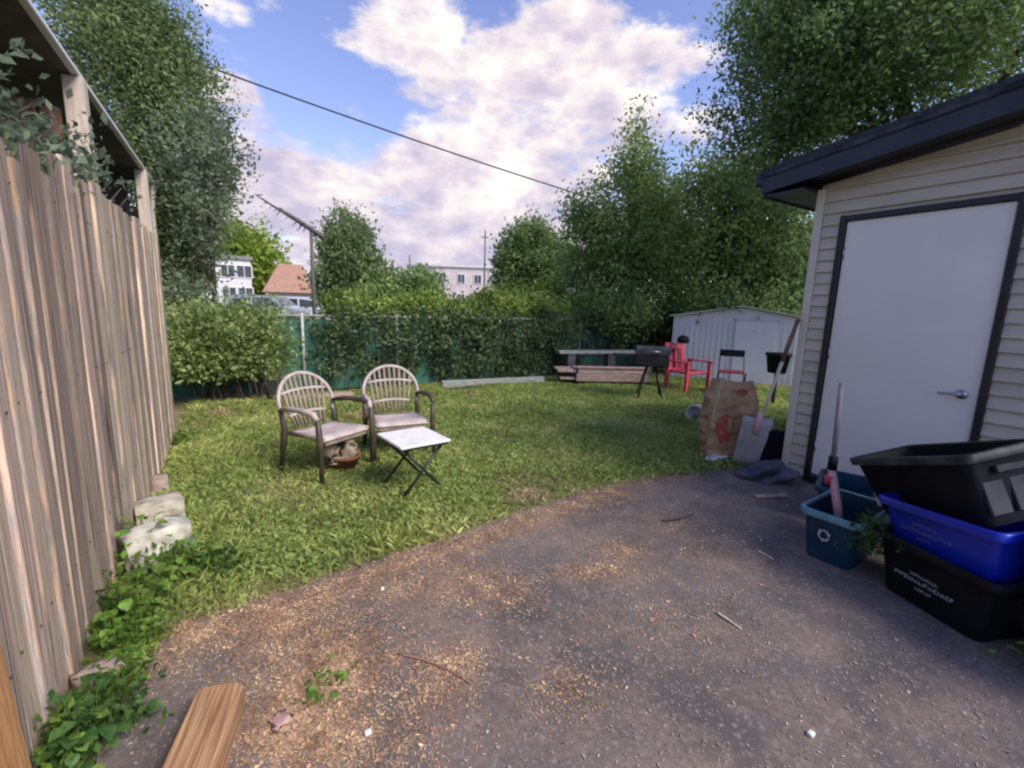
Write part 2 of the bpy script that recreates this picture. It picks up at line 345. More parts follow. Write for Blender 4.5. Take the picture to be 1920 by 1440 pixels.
edge = [(4.6, 2.30), (3.9, 2.36), (3.6, 2.42), (2.88, 2.57), (2.28, 2.57), (1.75, 2.53), (1.12, 2.43), (.58, 2.38), (.19, 2.31), (-.17, 2.27), (-.33, 2.18), (-.40, 1.98), (-.44, 1.75), (-.47, 1.3), (-.50, .6), (-.5, -8)]
el_ = []
for i in range(len(edge)-1):
    a, b = Vector(edge[i]), Vector(edge[i+1]); k = max(1, int((b-a).length/.07)) if i < len(edge)-2 else 1
    for j in range(k): p = a+(b-a)*j/k; el_.append((p.x+random.uniform(-.018, .018), p.y+random.uniform(-.018, .018), .028))
el_.append((*edge[-1], .028)); el_.append((8, -8, .028)); el_.append((8, 2.3, .028))
dm = MB().add(el_, [tuple(range(len(el_)-1, -1, -1))]); dm.add([(-.64, -8, .006), (-.44, -8, .006), (-.44, 2.2, .006), (-.64, 2.2, .006)], [])
d_o = dm.build('driveway', MT['asphalt']); d_o['kind'] = 'structure'
sv = MB().add([(-3, -8, .010), (-.40, -8, .010), (-.40, 2.2, .010), (-3, 2.2, .010)], [(0, 1, 2, 3)]).build('verge_soil', MT['soil']); sv['kind'] = 'structure'

def edge_y(x):
    for i in range(len(edge)-1):
        (x0, y0), (x1, y1) = edge[i], edge[i+1]
        if x1 <= x <= x0: return y0+(y1-y0)*(x-x0)/(x1-x0+1e-9)
    return 2.3
EY = np.vectorize(edge_y)
# grass: blades and small leaves
n = 380000
x = RNG.uniform(-.58, 10.5, n); y = 2.0+5.6*RNG.random(n)**1.35
dd = y-EY(x); pat = np.sin(x*2.3+y*1.1)*np.sin(x*.9-y*2.0+2)+.5*np.sin(x*5.1+1)*np.sin(y*4.7)
keep = (dd > .0) & (RNG.random(n) < np.clip(.30+dd*2.2, 0, 1)) & (RNG.random(n) < .80+.25*pat)
keep &= ~((x > 4.15) & (y < 2.15))
x, y, pat = x[keep], y[keep], pat[keep]; n = len(x)
hh = (.022+.042*RNG.random(n))*(1+.35*pat); th = RNG.random(n)*2*np.pi; wd = (.003+.004*RNG.random(n))*(1+.12*y); ln = hh*(.3+1.1*RNG.random(n)); la = RNG.random(n)*2*np.pi
wide = RNG.random(n) < .28; wd[wide] *= 2.4; hh[wide] *= .75
v = np.zeros((n, 4, 3)); cx, sx = np.cos(th)*wd, np.sin(th)*wd; z0 = .012
v[:, 0] = np.c_[x-cx*.5, y-sx*.5, np.full(n, z0)]; v[:, 1] = np.c_[x+cx*.5, y+sx*.5, np.full(n, z0)]
mx_, my_ = x+np.cos(la)*ln*.45, y+np.sin(la)*ln*.45
v[:, 2] = np.c_[mx_+cx, my_+sx, z0+hh*.65]; v[:, 3] = np.c_[x+np.cos(la)*ln-cx*.3, y+np.sin(la)*ln-sx*.3, z0+hh]
me = bpy.data.meshes.new('grass'); me.vertices.add(n*4); me.vertices.foreach_set('co', v.reshape(-1).astype(np.float32)); me.loops.add(n*6); me.polygons.add(n*2)
me.loops.foreach_set('vertex_index', ((np.arange(n)*4)[:, None]+np.array([0, 1, 2, 0, 2, 3])).reshape(-1).astype(np.int32))
me.polygons.foreach_set('loop_start', (np.arange(n*2)*3).astype(np.int32)); me.polygons.foreach_set('loop_total', np.full(n*2, 3, np.int32)); me.update(calc_edges=True)
gm_ = LV['grass']; gt_ = gm_.node_tree; rp_ = [q for q in gt_.nodes if q.type == 'VALTORGB'][0]
rp_.color_ramp.elements[0].position = .36
for ps, cl in ((.30, (.50, .40, .22, 1)), (.50, (.36, .43, .12, 1)), (.68, (.58, .56, .22, 1))): q = rp_.color_ramp.elements.new(ps); q.color = cl
[q for q in gt_.nodes if q.type == 'TEX_NOISE'][0].inputs['Detail'].default_value = 9
n2 = 2600; cx_ = RNG.uniform(-.5, 8.5, n2); cy_ = 2.1+5.2*RNG.random(n2)**1.4; cc_ = (np.sin(cx_*1.9+cy_*2.7)+np.sin(cy_*1.3-cx_*3.3+2) > -.5) & (cy_ > EY(cx_)+.05)
cx_, cy_ = cx_[cc_], cy_[cc_]; kk = RNG.poisson(15, len(cx_)); ii = np.repeat(np.arange(len(cx_)), kk)
Pc = np.c_[cx_[ii]+RNG.normal(size=len(ii))*.06, cy_[ii]+RNG.normal(size=len(ii))*.06, .03+.045*RNG.random(len(ii))]
Pc = Pc[~((Pc[:, 0] > 4.15) & (Pc[:, 1] < 2.15))]
tag(link('ground_weeds', leaf_mesh(Pc, .030, 'ground_weeds', up=.1, width=.75), leafm('leaves_clover', (.19, .29, .08), (.38, .48, .15), 4)), 'low clover and broad leafed weeds mixed into the lawn', 'clover', kind='stuff')
tag(link('grass', me, LV['grass']), 'patchy bright green lawn grass across the back yard', 'grass', kind='stuff')

# litter on the asphalt
def flakes(P, size, name, mat, label, z=.030):
    n = len(P); th = RNG.random(n)*2*np.pi; s = size*(.4+1.2*RNG.random(n)**2); a = np.c_[np.cos(th), np.sin(th), RNG.normal(size=n)*.22]*s[:, None]; b = np.c_[-np.sin(th), np.cos(th), RNG.normal(size=n)*.3]*(s*(.25+.4*RNG.random(n)))[:, None]
    c = np.c_[P[:, 0], P[:, 1], np.full(n, z)+.25*s]
    v = np.empty((n, 4, 3)); v[:, 0] = c-a; v[:, 1] = c+b; v[:, 2] = c+a; v[:, 3] = c-b*.8; v[:, :, 2] = np.maximum(v[:, :, 2], z+.001)
    me = bpy.data.meshes.new(name); me.vertices.add(n*4); me.vertices.foreach_set('co', v.reshape(-1).astype(np.float32)); me.loops.add(n*6); me.polygons.add(n*2)
    me.loops.foreach_set('vertex_index', ((np.arange(n)*4)[:, None]+np.array([0, 1, 2, 0, 2, 3])).reshape(-1).astype(np.int32))
    me.polygons.foreach_set('loop_start', (np.arange(n*2)*3).astype(np.int32)); me.polygons.foreach_set('loop_total', np.full(n*2, 3, np.int32)); me.update(calc_edges=True)
    return tag(link(name, me, mat), label, 'debris', kind='stuff')
pts = []
def edgeband(n, sd, o=-.06, x0=-.35, x1=2.6):
    xx = RNG.uniform(x0, x1, n); return np.c_[xx, EY(xx)+o-np.abs(RNG.normal(size=n))*sd+.05*RNG.normal(size=n)]
pts.append(edgeband(10000, .08)); pts.append(edgeband(1500, .05, 0, 2.2, 3.5)); pts.append(edgeband(900, .3)); pts.append(np.c_[RNG.uniform(-.4, 3.6, 900), RNG.uniform(.6, 2.4, 900)])
for (px_, py_, sx_, sy_, n) in [(560, 1180, 90, 40, 2600), (500, 1240, 70, 70, 1500), (700, 1200, 90, 70, 1500), (880, 1100, 70, 35, 2400), (960, 1120, 50, 25, 800), (1120, 1080, 60, 12, 1300), (1170, 1040, 40, 12, 900),
                               (640, 1260, 60, 40, 2400), (580, 1330, 60, 60, 2600), (560, 1400, 110, 40, 3000), (820, 1290, 50, 40, 1000), (860, 1250, 30, 20, 700), (1280, 1050, 100, 40, 800), (1060, 1300, 60, 40, 700), (760, 1110, 60, 20, 700), (350, 1190, 40, 15, 800),
                               (700, 1380, 120, 60, 1200), (1270, 990, 50, 12, 400), (1200, 1160, 120, 50, 700), (1350, 1150, 70, 60, 500)]:
    a = gnd(px_, py_); b = gnd(px_+sx_, py_); c_ = gnd(px_, py_-sy_); n = int(n*.75); q = RNG.normal(size=(n, 2))*.72; q += .35*np.sin(q[:, ::-1]*7)
    pts.append(np.c_[a.x+q[:, 0]*(b.x-a.x)+q[:, 1]*(c_.x-a.x), a.y+q[:, 0]*(b.y-a.y)+q[:, 1]*(c_.y-a.y)])
P = np.concatenate(pts); P = P[(P[:, 1] < EY(P[:, 0])+.12) & (P[:, 0] > -.45)]
flakes(P[::2], .0075, 'dry_leaf_litter', litter_m, 'orange brown dry leaf crumbs and wood chips strewn over the asphalt')
P2 = np.repeat(P, 3, axis=0)+RNG.normal(size=(len(P)*3, 2))*.045; P2 = P2[(P2[:, 1] < EY(P2[:, 0])+.10) & (P2[:, 0] > -.45)]; flakes(P2, .0038, 'crushed_litter', litter_m, 'fine crushed brown leaf dust smeared in patches over the asphalt', .0285)
P = np.c_[RNG.uniform(-.4, 4.1, 15000), RNG.uniform(.2, 2.5, 15000)]; flakes(P[P[:, 1] < EY(P[:, 0])], .0055, 'asphalt_grit', grit_m, 'pale grit and tiny pebbles scattered over the grey asphalt')

# ------------------------------------------------------------------ board fence on the left
FX = -.60
nail_me = MB().tube([(.0105, 0, 0), (.0145, 0, 0)], .0045, 8); nail_me = mesh_from(nail_me.v, nail_me.f, 'nail_head'); nail_me.materials.append(pm('rusty_nail', (.05, .035, .03), (.12, .07, .05), 20, .7))
fn = thing('board_fence', 'tall weathered board fence of vertical wooden planks along the left side', 'fence', (FX, 0, 0))
vars_ = []
for w, hv in [(.105, 2.02), (.092, 2.00), (.118, 2.03), (.098, 2.0)]:
    m = MB(); pr = []; nzs = 6
    m.box(-.011, .011, -w/2, w/2, .03, hv, .003); vars_.append((w, mesh_from(m.v, m.f, 'plank')))
y = -.6; i = 0
while y < 5.70:
    w, me = vars_[random.randrange(4)]
    link('plank', me, MT['fence'], fn, (.002 if i % 2 else -.004, y+w/2, random.uniform(-.012, .018)), (random.uniform(-.006, .006), random.uniform(-.006, .006), random.uniform(-.08, .08)), (1, 1, 1-(.04 if y < 2.6 else 0)-random.choice([0, .008, .016])))
    if y > 1.0:
        for zn in (.40, 1.10, 1.80): link('nail_head', nail_me, None, fn, (.002 if i % 2 else -.004, y+w/2+random.uniform(-.02, .02), zn+random.uniform(-.012, .012)))
    y += w+random.choice([.006, .009, .012, .018]); i += 1
for z in (.35, 1.05, 1.75): MB().box(-.075, -.032, -.6, 5.7, z, z+.09).build('rail', MT['fence2'], fn)
for y in (.2, 2.6, 5.0): MB().box(-.165, -.078, y, y+.09, -.1, 1.98).build('post', MT['fence2'], fn)
# leaning orange plank
lp = thing('leaning_plank', 'orange brown plank standing against the near end of the weathered fence', 'plank', (-.555, 1.49, 0))
MB().box(-.012, .012, -.07, .07, .0, .62, .004).build('board', MT['orangev'], lp, rot=(0, rad(-2.5), 0))

# neighbour's carport beyond the fence
cp = thing('carport', 'dark open carport with white gutter rising behind the left fence', 'carport', (-1, 4, 0))
MB().box(-5, -.06, -3.5, 5.85, 3.27, 3.36).build('roof', MT['darkroof'], cp)
gt = MB(); gt.box(-.058, .0, -3.5, 5.9, 3.268, 3.312, .008); gt.build('gutter', MT['white'], cp)
MB().tube([(0, 5.82, 3.24), (-.02, 5.78, 3.1), (-.04, 5.72, 2.8), (-.04, 5.72, .0)], .035, 8).build('downspout', MT['trim'], cp, True)
MB().box(-3.6, -3.5, -3.5, 5.6, 0, 3.26).build('back_wall', MT['darkroof'], cp)
MB().box(-3.5, -.3, 5.45, 5.52, 0, 3.26).build('end_wall', MT['darkroof'], cp)
for py_ in (1.55, 4.9): MB().box(-.12, .02, py_, py_+.14, 0, 3.26, .006).build('post', MT['post'], cp)
for k in range(3): MB().box(-.30-.16*k, -.16-.16*k, 1.62, 1.66, 0, 3.0+.03*k, .004).build('board', MT['brown'], cp)

# ------------------------------------------------------------------ green screened chain link fence
GY = 7.66
gf = thing('screened_fence', 'low chain link fence with green privacy screen across the back of the yard', 'fence', (0, GY, 0))
px0 = -2.6; sp = 2.0
for k in range(8):
    x0 = px0-1.05+k*sp
    V = []; F = []
    nx_, nz_ = 24, 8
    for j in range(nz_+1):
        for i_ in range(nx_+1):
            V.append((x0+sp*i_/nx_, .03+.014*math.sin(i_*1.3+j*.5+k)+.01*math.sin(i_*.5*j+k*2), .05+1.13*j/nz_-(.02*math.sin(i_/nx_*math.pi) if j == nz_ else 0)))
    for j in range(nz_):
        for i_ in range(nx_): a = j*(nx_+1)+i_; F.append((a, a+1, a+nx_+2, a+nx_+1))
    link('screen_panel', mesh_from(V, F, 'screen_panel', True), MT['mesh'], gf)
    MB().tube([(x0+.53 if k == 2 else x0, 0, 0), (x0+.53 if k == 2 else x0, 0, 1.26)], .026, 8).build('post', MT['galv'], gf, True)
MB().tube([(px0-1.05, -.0, 1.215), (px0-1.05+8*sp, 0, 1.215)], .021, 8).build('top_rail', MT['galv'], gf, True)

# ------------------------------------------------------------------ shed with the white door
SX = 4.2
sh = thing('garden_shed', 'beige vinyl sided shed with dark roof edge and white door', 'shed', (SX, 2.09, 0))
def rz_(y): return 2.50+(2.09-y)*.125       # underside of the rake at the wall, y world
y0d, y1d, hd = 1.86, .92, 2.19
z = .06; course = .0; expo = .092
Y = lambda v: v-2.09
def siding(ya, yb, za, zb):       # ya > yb ; one lap board with a butt edge proud of the one below, top cut to the rake
    zt_a = min(zb, rz_(ya)); zt_b = min(zb, rz_(yb))
    if zt_a <= za+.004 and zt_b <= za+.004: return
    if zt_a < za+.002: ya = 2.09-(za+.002-2.50)/.125; zt_a = za+.002
    if ya <= yb: return
    V = [(-.022, Y(ya), za), (-.022, Y(yb), za), (-.002, Y(yb), zt_b), (-.002, Y(ya), zt_a), (.0, Y(ya), za), (.0, Y(yb), za), (.0, Y(yb), zt_b), (.0, Y(ya), zt_a)]
    F = [(0, 3, 2, 1), (0, 1, 5, 4), (0, 4, 7, 3), (1, 2, 6, 5), (3, 7, 6, 2)]
    MB().add(V, F).build('siding_board', MT['siding'], sh)
while z < 3.1:
    zb = z+expo
    if z < hd+.04:
        siding(2.035, y0d+.043, z, zb); siding(y1d-.043, -1.4, z, zb)
    else: siding(2.035, -1.4, z, zb)
    z = zb
MB().box(.001, .10, Y(-1.4), Y(y1d-.05), .0, 2.5).build('wall', MT['siding'], sh)
MB().box(.001, .10, Y(y0d+.05), Y(2.08), .0, 2.5).build('wall', MT['siding'], sh)
MB().add([(.002, Y(2.08), 2.24), (.002, Y(-1.4), 2.24), (.002, Y(-1.4), 2.93), (.002, Y(2.08), 2.50), (.1, Y(2.08), 2.24), (.1, Y(-1.4), 2.24), (.1, Y(-1.4), 2.93), (.1, Y(2.08), 2.50)], [(0, 3, 2, 1), (4, 5, 6, 7), (0, 1, 5, 4)]).build('wall', MT['siding'], sh)
MB().box(.0, 3.0, Y(2.0), Y(2.085), 0, 2.45).build('side_wall', MT['siding'], sh)
MB().box(2.9, 3.0, Y(-1.4), Y(2.0), 0, 2.45).build('back_wall', MT['siding'], sh)
MB().box(-.03, .05, Y(2.038), Y(2.10), .02, 2.47, .004).build('corner_post', MT['trim'], sh)
# door and black frame
fr = MB(); fr.box(-.035, .06, Y(y0d), Y(y0d+.042), .02, hd+.046, .003); fr.box(-.035, .06, Y(y1d-.042), Y(y1d), .02, hd+.046, .003); fr.box(-.034, .06, Y(y1d)+.001, Y(y0d)-.001, hd+.002, hd+.044, .003); fr.build('door_frame', MT['black'], sh)
MB().box(-.05, .1, Y(y1d)+.001, Y(y0d)-.001, -.02, .10, .004).build('threshold', MT['black'], sh)
dr = MB().box(-.010, .035, Y(y1d)+.006, Y(y0d)-.006, .108, hd-.002, .003).build('door', MT['door'], sh)
hm = MB(); hm.tube([(-.012, 0, 0), (-.022, 0, 0)], .032, 16); hm.tube([(-.02, 0, 0), (-.055, 0, 0), (-.062, .03, 0), (-.062, .11, -.004)], [.010, .010, .010, .008], 8)
hm.build('handle', MT['steel'], dr, True, loc=(0, Y(y1d)+.085, .955))
for zz in (.35, 1.15, 1.95): MB().tube([(-.016, Y(y0d)-.012, zz-.045), (-.016, Y(y0d)-.012, zz+.045)], .007, 6).build('hinge', MT['steel'], dr, True)
# roof: low slope, rake overhang -X, eave overhang +Y
sl_ = .125; ye, yr = 2.46, -1.6
def rooftop(y): return 2.565+(ye-y)*sl_+.10
rf = MB(); xo = -.27
for (xa, xb, ya, yb, dz0, dz1) in [(xo, 3.1, ye, yr, -.035, 0)]:
    rf.add([(xa, Y(ya), rooftop(ya)+dz0), (xa, Y(yb), rooftop(yb)+dz0), (xb, Y(yb), rooftop(yb)+dz0), (xb, Y(ya), rooftop(ya)+dz0),
            (xa, Y(ya), rooftop(ya)+dz1), (xa, Y(yb), rooftop(yb)+dz1), (xb, Y(yb), rooftop(yb)+dz1), (xb, Y(ya), rooftop(ya)+dz1)],
           [(0, 1, 2, 3), (7, 6, 5, 4), (0, 4, 5, 1), (1, 5, 6, 2), (2, 6, 7, 3), (3, 7, 4, 0)])
rfo = rf.build('roof', MT['shingle'], sh)
def slab(pts0, th, ax):   # a quad with thickness along vector ax
    V = [Vector(p) for p in pts0]; a = Vector(ax)*th; return V+[p+a for p in V], [(3, 2, 1, 0), (4, 5, 6, 7), (0, 1, 5, 4), (1, 2, 6, 5), (2, 3, 7, 6), (3, 0, 4, 7)]
xf = xo+.012
f = MB().add(*slab([(xf, Y(ye-.02), rooftop(ye-.02)-.037), (xf, Y(yr), rooftop(yr)-.037), (xf, Y(yr), rooftop(yr)-.20), (xf, Y(ye-.02), rooftop(ye-.02)-.20)], .02, (1, 0, 0)))
f.build('fascia', MT['navy'], rfo)
f = MB().add(*slab([(xf-.014, Y(ye), rooftop(ye)-.038), (xf-.014, Y(yr), rooftop(yr)-.038), (xf-.014, Y(yr), rooftop(yr)-.075), (xf-.014, Y(ye), rooftop(ye)-.075)], .012, (1, 0, 0))); f.build('drip_edge', MT['blkrim'], rfo)
f = MB().add(*slab([(xf+.021, Y(ye-.02), rooftop(ye-.02)-.18), (xf+.021, Y(yr), rooftop(yr)-.18), (.0, Y(yr), rooftop(yr)-.18), (.0, Y(ye-.02), rooftop(ye-.02)-.18)], .012, (0, 0, 1))); f.build('soffit', MT['navy'], rfo)
MB().box(xf+.024, 3.0, Y(ye-.045), Y(ye-.02), rooftop(ye)-.235, rooftop(ye)-.045).build('fascia', MT['navy'], rfo)
MB().box(xf+.024, 3.0, Y(2.10), Y(ye-.05), rooftop(ye)-.222, rooftop(ye)-.205).build('soffit', MT['navy'], rfo)
gm = MB(); gm.box(xf-.01, 3.0, Y(ye-.018), Y(ye+.05), rooftop(ye)-.13, rooftop(ye)-.02, .012); gm.build('gutter', MT['navy'], rfo)

# ------------------------------------------------------------------ low metal shed at the back
A_ = Vector((8.11, 6.67)); Bv = Vector((9.40, 4.72)); dl = (Bv-A_); wl = dl.length; ang = math.atan2(dl.y, dl.x)
ms = thing('metal_shed', 'low pale lavender metal storage shed with shallow gable at the back right', 'shed', (A_.x, A_.y, 0), ang)
# local: x along the front, y to the back
MB().add([(0, 0, 0), (wl, 0, 0), (wl, 0, 1.40), (wl*.56, 0, 1.565), (0, 0, 1.36), (0, .03, 0), (wl, .03, 0), (wl, .03, 1.40), (wl*.56, .03, 1.565), (0, .03, 1.36)], [(4, 3, 2, 1, 0)[::-1], (5, 9, 8, 7, 6)[::-1], (0, 5, 6, 1)]).build('front_wall', MT['mshed'], ms)
for k in range(22):
    xx = .05+k*(wl-.1)/21
    if wl*.50 < xx < wl*.86: continue
    MB().box(xx-.012, xx+.012, -.010, -.0005, .02, 1.30).build('rib', MT['mshed'], ms)
MB().box(wl*.52, wl*.84, -.030, -.012, .05, 1.30, .004).build('door', MT['mshedw'], ms)
for k in (0, 1): MB().box(0 if k == 0 else wl-.03, .03 if k == 0 else wl, .031, 2.0, 0, 1.36).build('side_wall', MT['mshed'], ms)
MB().add(*slab([(-.08, -.10, 1.345), (wl*.56, -.10, 1.585), (wl*.56, 2.1, 1.585), (-.08, 2.1, 1.345)], .025, (0, 0, 1))).build('roof', MT['mroof'], ms)
MB().add(*slab([(wl*.56+.001, -.10, 1.585), (wl+.08, -.10, 1.395), (wl+.08, 2.1, 1.395), (wl*.56+.001, 2.1, 1.585)], .025, (0, 0, 1))).build('roof', MT['mroof'], ms)
MB().box(wl*.52-.02, wl*.86, -.032, -.012, 1.305, 1.335).build('door_track', MT['mroof'], ms)

# ------------------------------------------------------------------ far buildings, poles, cars
def house(name, label, px0, px1, D, h, depth, wm, wins, roof='flat', roofm=None, cat='building', hr=.0):
    a, b = at(px0, 560, D), at(px1, 560, D); a.z = b.z = 0; w = (b-a).length; ang = math.atan2((b-a).y, (b-a).x)
    t = thing(name, label, cat, a, ang)
    MB().box(0, w, 0, depth, 0, h).build('wall', wm, t)
    if roof == 'flat': MB().box(-.15, w+.15, -.15, depth+.15, h+.002, h+.25).build('roof', roofm, t)
    else:
        MB().add([(-.4, -.4, h), (w+.4, -.4, h), (w+.4, depth+.4, h), (-.4, depth+.4, h), (w*.22, depth/2, h+hr), (w*.78, depth/2, h+hr)], [(0, 1, 5, 4), (1, 2, 5), (2, 3, 4, 5), (3, 0, 4), (3, 2, 1, 0)]).build('roof', roofm, t)
    for (u, v_, ww, hh) in wins:
        f = MB(); x0, z0 = u*w, v_; f.box(x0-.08, x0+ww+.08, -.05, -.002, z0-.08, z0+hh+.08); fo = f.build('window', MT['white'], t)
        MB().box(x0, x0+ww/2-.03, -.07, -.052, z0, z0+hh).build('pane', MT['glass'], fo)
        MB().box(x0+ww/2+.03, x0+ww, -.07, -.052, z0, z0+hh).build('pane', MT['glass'], fo)
    return t
house('apartment_house', 'white two storey house with dark windows left of the orange roof', 372, 474, 40, 4.25, 7, MT['wallw'], [(.08, 3.0, .8, .8), (.45, 3.0, .8, .8), (.74, 3.0, .9, .8), (.45, 1.3, .8, .9), (.74, 1.3, .9, .9)], 'flat', pm('grey_roof', (.2, .2, .2)))
house('bungalow', 'small house with an orange tiled roof beyond the parked cars', 505, 590, 37, 1.95, 6, MT['wallp'], [(.6, .9, .8, .8)], 'hip', MT['roofo'], hr=2.2)
house('apartment_block', 'pale pink and cream apartment block with small dark windows', 815, 918, 44, 4.9, 8, MT['wallp'], [(.08, 3.5, .6, .75), (.42, 3.5, .6, .75), (.72, 3.5, .6, .75), (.08, 1.9, .6, .75), (.42, 1.7, .6, .75), (.75, 1.9, .6, .75)], 'flat', MT['wallw'])
house('warehouse', 'long cream building with flat grey roof left of the pink block', 765, 842, 50, 5.2, 8, pm('cream_wall', (.50, .50, .40), (.58, .57, .47)), [(.2, 3.2, .8, .8), (.6, 3.2, .8, .8)], 'flat', pm('grey_roof2', (.25, .26, .28)))
def car(label, px_, D, mat, yawd):
    p = at(px_, 560, D); p.z = 0; t = thing('parked_car', label, 'car', p, rad(yawd), 'cars parked beyond the back fence')
    prof = [(-2.1, .35), (-2.15, .75), (-2.0, 1.0), (-1.7, 1.1), (-1.3, 1.5), (-.9, 1.62), (.5, 1.6), (1.1, 1.1), (1.95, .95), (2.15, .7), (2.1, .35)]
    n = len(prof); m = MB(); V = [(x, -.85, z) for x, z in prof]+[(x, .85, z) for x, z in prof]
    m.add(V, [tuple(range(n))]+[tuple(range(2*n-1, n-1, -1))]+[(i, i+n, (i+1) % n+n, (i+1) % n) for i in range(n)]); m.build('body', mat, t)
    for sy in (-1, 1):
        y_ = sy*.855; a = sy*.012
        q = [(-1.25, y_, 1.12), (-1.1, y_, 1.42), (-.35, y_, 1.5), (-.35, y_, 1.12)]; MB().add(*slab(q, .01, (0, sy, 0))).build('window', MT['glass'], t)
        q = [(-.25, y_, 1.12), (-.25, y_, 1.5), (.42, y_, 1.5), (.9, y_, 1.12)]; MB().add(*slab(q, .01, (0, sy, 0))).build('window', MT['glass'], t)
        for wx in (-1.35, 1.35):
            wo_ = MB().tube([(wx, sy*.70, .33), (wx, sy*.88, .33)], .33, 16).build('wheel', MT['rubber'], t); MB().tube([(wx, sy*.885, .33), (wx, sy*.90, .33)], .19, 12).build('rim', MT['steel'], wo_)
    q = [(1.02, -.7, 1.19), (.58, -.7, 1.56), (.58, .7, 1.56), (1.02, .7, 1.19)]; MB().add(*slab(q, .02, (.6, 0, .8))).build('windscreen', MT['glass'], t)
    return t
car('silver blue parked car seen over the left end of the green screen', 500, 24, MT['cars'], -25)
car('white parked car in front of the small orange roofed house', 556, 27, MT['carw'], 160)
# ------------------------------------------------------------------ poles and cables
def pole(name, label, px_, ytop, D, r, mat, extra=None):
    p = at(px_, ytop, D); t = thing(name, label, 'pole', (p.x, p.y, 0)); MB().tube([(0, 0, 0), (0, 0, p.z)], [r*1.2, r*.8], 8).build('shaft', mat, t, True); return t, p
t, p = pole('street_pole', 'slim dark pole with a ragged slanting arm left of the poplar', 583, 432, 14, .05, MT['barkg'])
a = at(478, 364, 14)-Vector((p.x, p.y, 0)); b = at(608, 446, 14)-Vector((p.x, p.y, 0)); c_ = at(545, 405, 14)-Vector((p.x, p.y, 0))
MB().tube([a, (a+c_)/2+Vector((0, 0, -.02)), c_, b], [.012, .03, .06, .075], 6).build('arm', MT['barkg'], t, True)
tw = MB()
for k in range(26):
    q = a.lerp(c_, random.random()**.6) if k < 13 else c_.lerp(b, random.random()); e_ = q+Vector((random.uniform(-.15, .15), random.uniform(-.1, .1), random.uniform(-.22, .12))); tw.tube([q, (q+e_)/2+Vector((.02, 0, .02)), e_], [.02, .014, .008], 4)
tw.build('twigs', MT['barkg'], t)['kind'] = 'stuff'
t, p = pole('utility_pole', 'thin distant utility pole beside the pink apartment block', 910, 432, 40, .075, MT['barkg'])
MB().box(-.32, .32, -.04, .04, p.z-.6, p.z-.52).build('crossarm', MT['barkg'], t)
t, p = pole('utility_pole', 'short far pole standing over the cream warehouse roof', 768, 478, 48, .08, MT['barkg'])
wa, wb = at(300, 92, 10.5), at(1130, 378, 13); mid = (wa+wb)/2-Vector((0, 0, .13))
tag(MB().tube(bez(wa, mid-Vector((0, 0, .0)), wb, 24), .016, 6).build('overhead_cable', MT['wire'], None, True), 'dark overhead cable slanting down across the sky from left tree to right trees', 'cable')

# ------------------------------------------------------------------ vegetation
tree('vine_covered_tree', 'tall dense tree overhanging the carport behind the left fence', 'tree', (at(350, 560, 11).x-.3, at(350, 560, 11).y, 0),
     [B(290, 200, 11, 95, 120, 15000), B(255, 70, 11, 60, 75, 6500), B(350, 300, 10.8, 60, 85, 7000), B(350, 400, 10.5, 58, 95, 4200), B(200, 20, 11.4, 80, 90, 6000), B(335, 500, 10.2, 42, 90, 5000), B(315, 120, 10.8, 45, 60, 3500), B(170, 120, 12, 120, 160, 6000), B(300, 400, 11, 70, 110, 5000)],
     LV['tree_l'], .075, 34, .14, .2, 6)
tree('silvery_tree', 'loose grey green branches leaning out between fence and sky', 'tree', (at(400, 560, 9.6).x, at(400, 560, 9.6).y, 0),
     [B(390, 260, 9.6, 48, 60, 900), B(385, 360, 9.6, 40, 60, 700), B(350, 330, 9.6, 50, 90, 1200), B(420, 330, 9.6, 20, 60, 120), B(375, 450, 9.4, 25, 50, 400), B(345, 545, 9.2, 30, 35, 600)], LV['bluegreen'], .08, 16, .12, .05, 8)
bs = [B(395, 645, 7.35, 70, 60, 3600, .35), B(470, 650, 7.35, 50, 60, 2400, .3), B(350, 680, 7.3, 45, 50, 1500, .35), B(430, 620, 7.35, 75, 35, 2600, .3), B(500, 670, 7.3, 28, 40, 800, .25)]
tree('leafy_shrub', 'light green shrub with dark stems in the left back corner of the yard', 'shrub', gnd(425, 752), bs, LV['bush'], .07, 20, .11, .03, 0, zmin=.34, crown='foliage')
sm = MB(); b0 = gnd(425, 752)
for k in range(46):
    q = gnd(random.uniform(345, 520), random.uniform(742, 758))-b0; e_ = q*1.15+Vector((random.uniform(-.2, .2), random.uniform(-.1, .15), random.uniform(.35, .8))); sm.tube(bez(q, (q+e_)/2+Vector((0, 0, .1)), e_, 4), [.012, .010, .008, .006, .004], 5)
so_ = sm.build('stems', pm('dark_stems', (.05, .03, .03), (.13, .08, .075)), bpy.data.objects['leafy_shrub'], True); so_['kind'] = 'stuff'
tree('round_tree', 'bright yellow green rounded tree behind the white house', 'tree', at(450, 560, 46)*Vector((1, 1, 0)) if False else (at(450, 560, 46).x, at(450, 560, 46).y, 0),
     [B(435, 470, 46, 60, 48, 4500), B(475, 505, 45, 42, 50, 3500), B(400, 500, 46, 50, 60, 2500)], LV['bright'], .42, 20, .45, .3, 3)
tree('poplar_tree', 'pointed pale green poplar in the middle distance beside the slim pole', 'tree', (at(660, 560, 18).x, at(660, 560, 18).y, 0),
     [B(655, 500, 18, 52, 68, 4800), B(645, 440, 18, 30, 42, 1500), B(672, 450, 18, 25, 45, 1000), B(700, 530, 18, 30, 50, 1600), B(615, 545, 18, 30, 35, 1300), B(632, 478, 18, 26, 50, 1200)], LV['pop'], .15, 22, .17, .12, 4, up=.8)
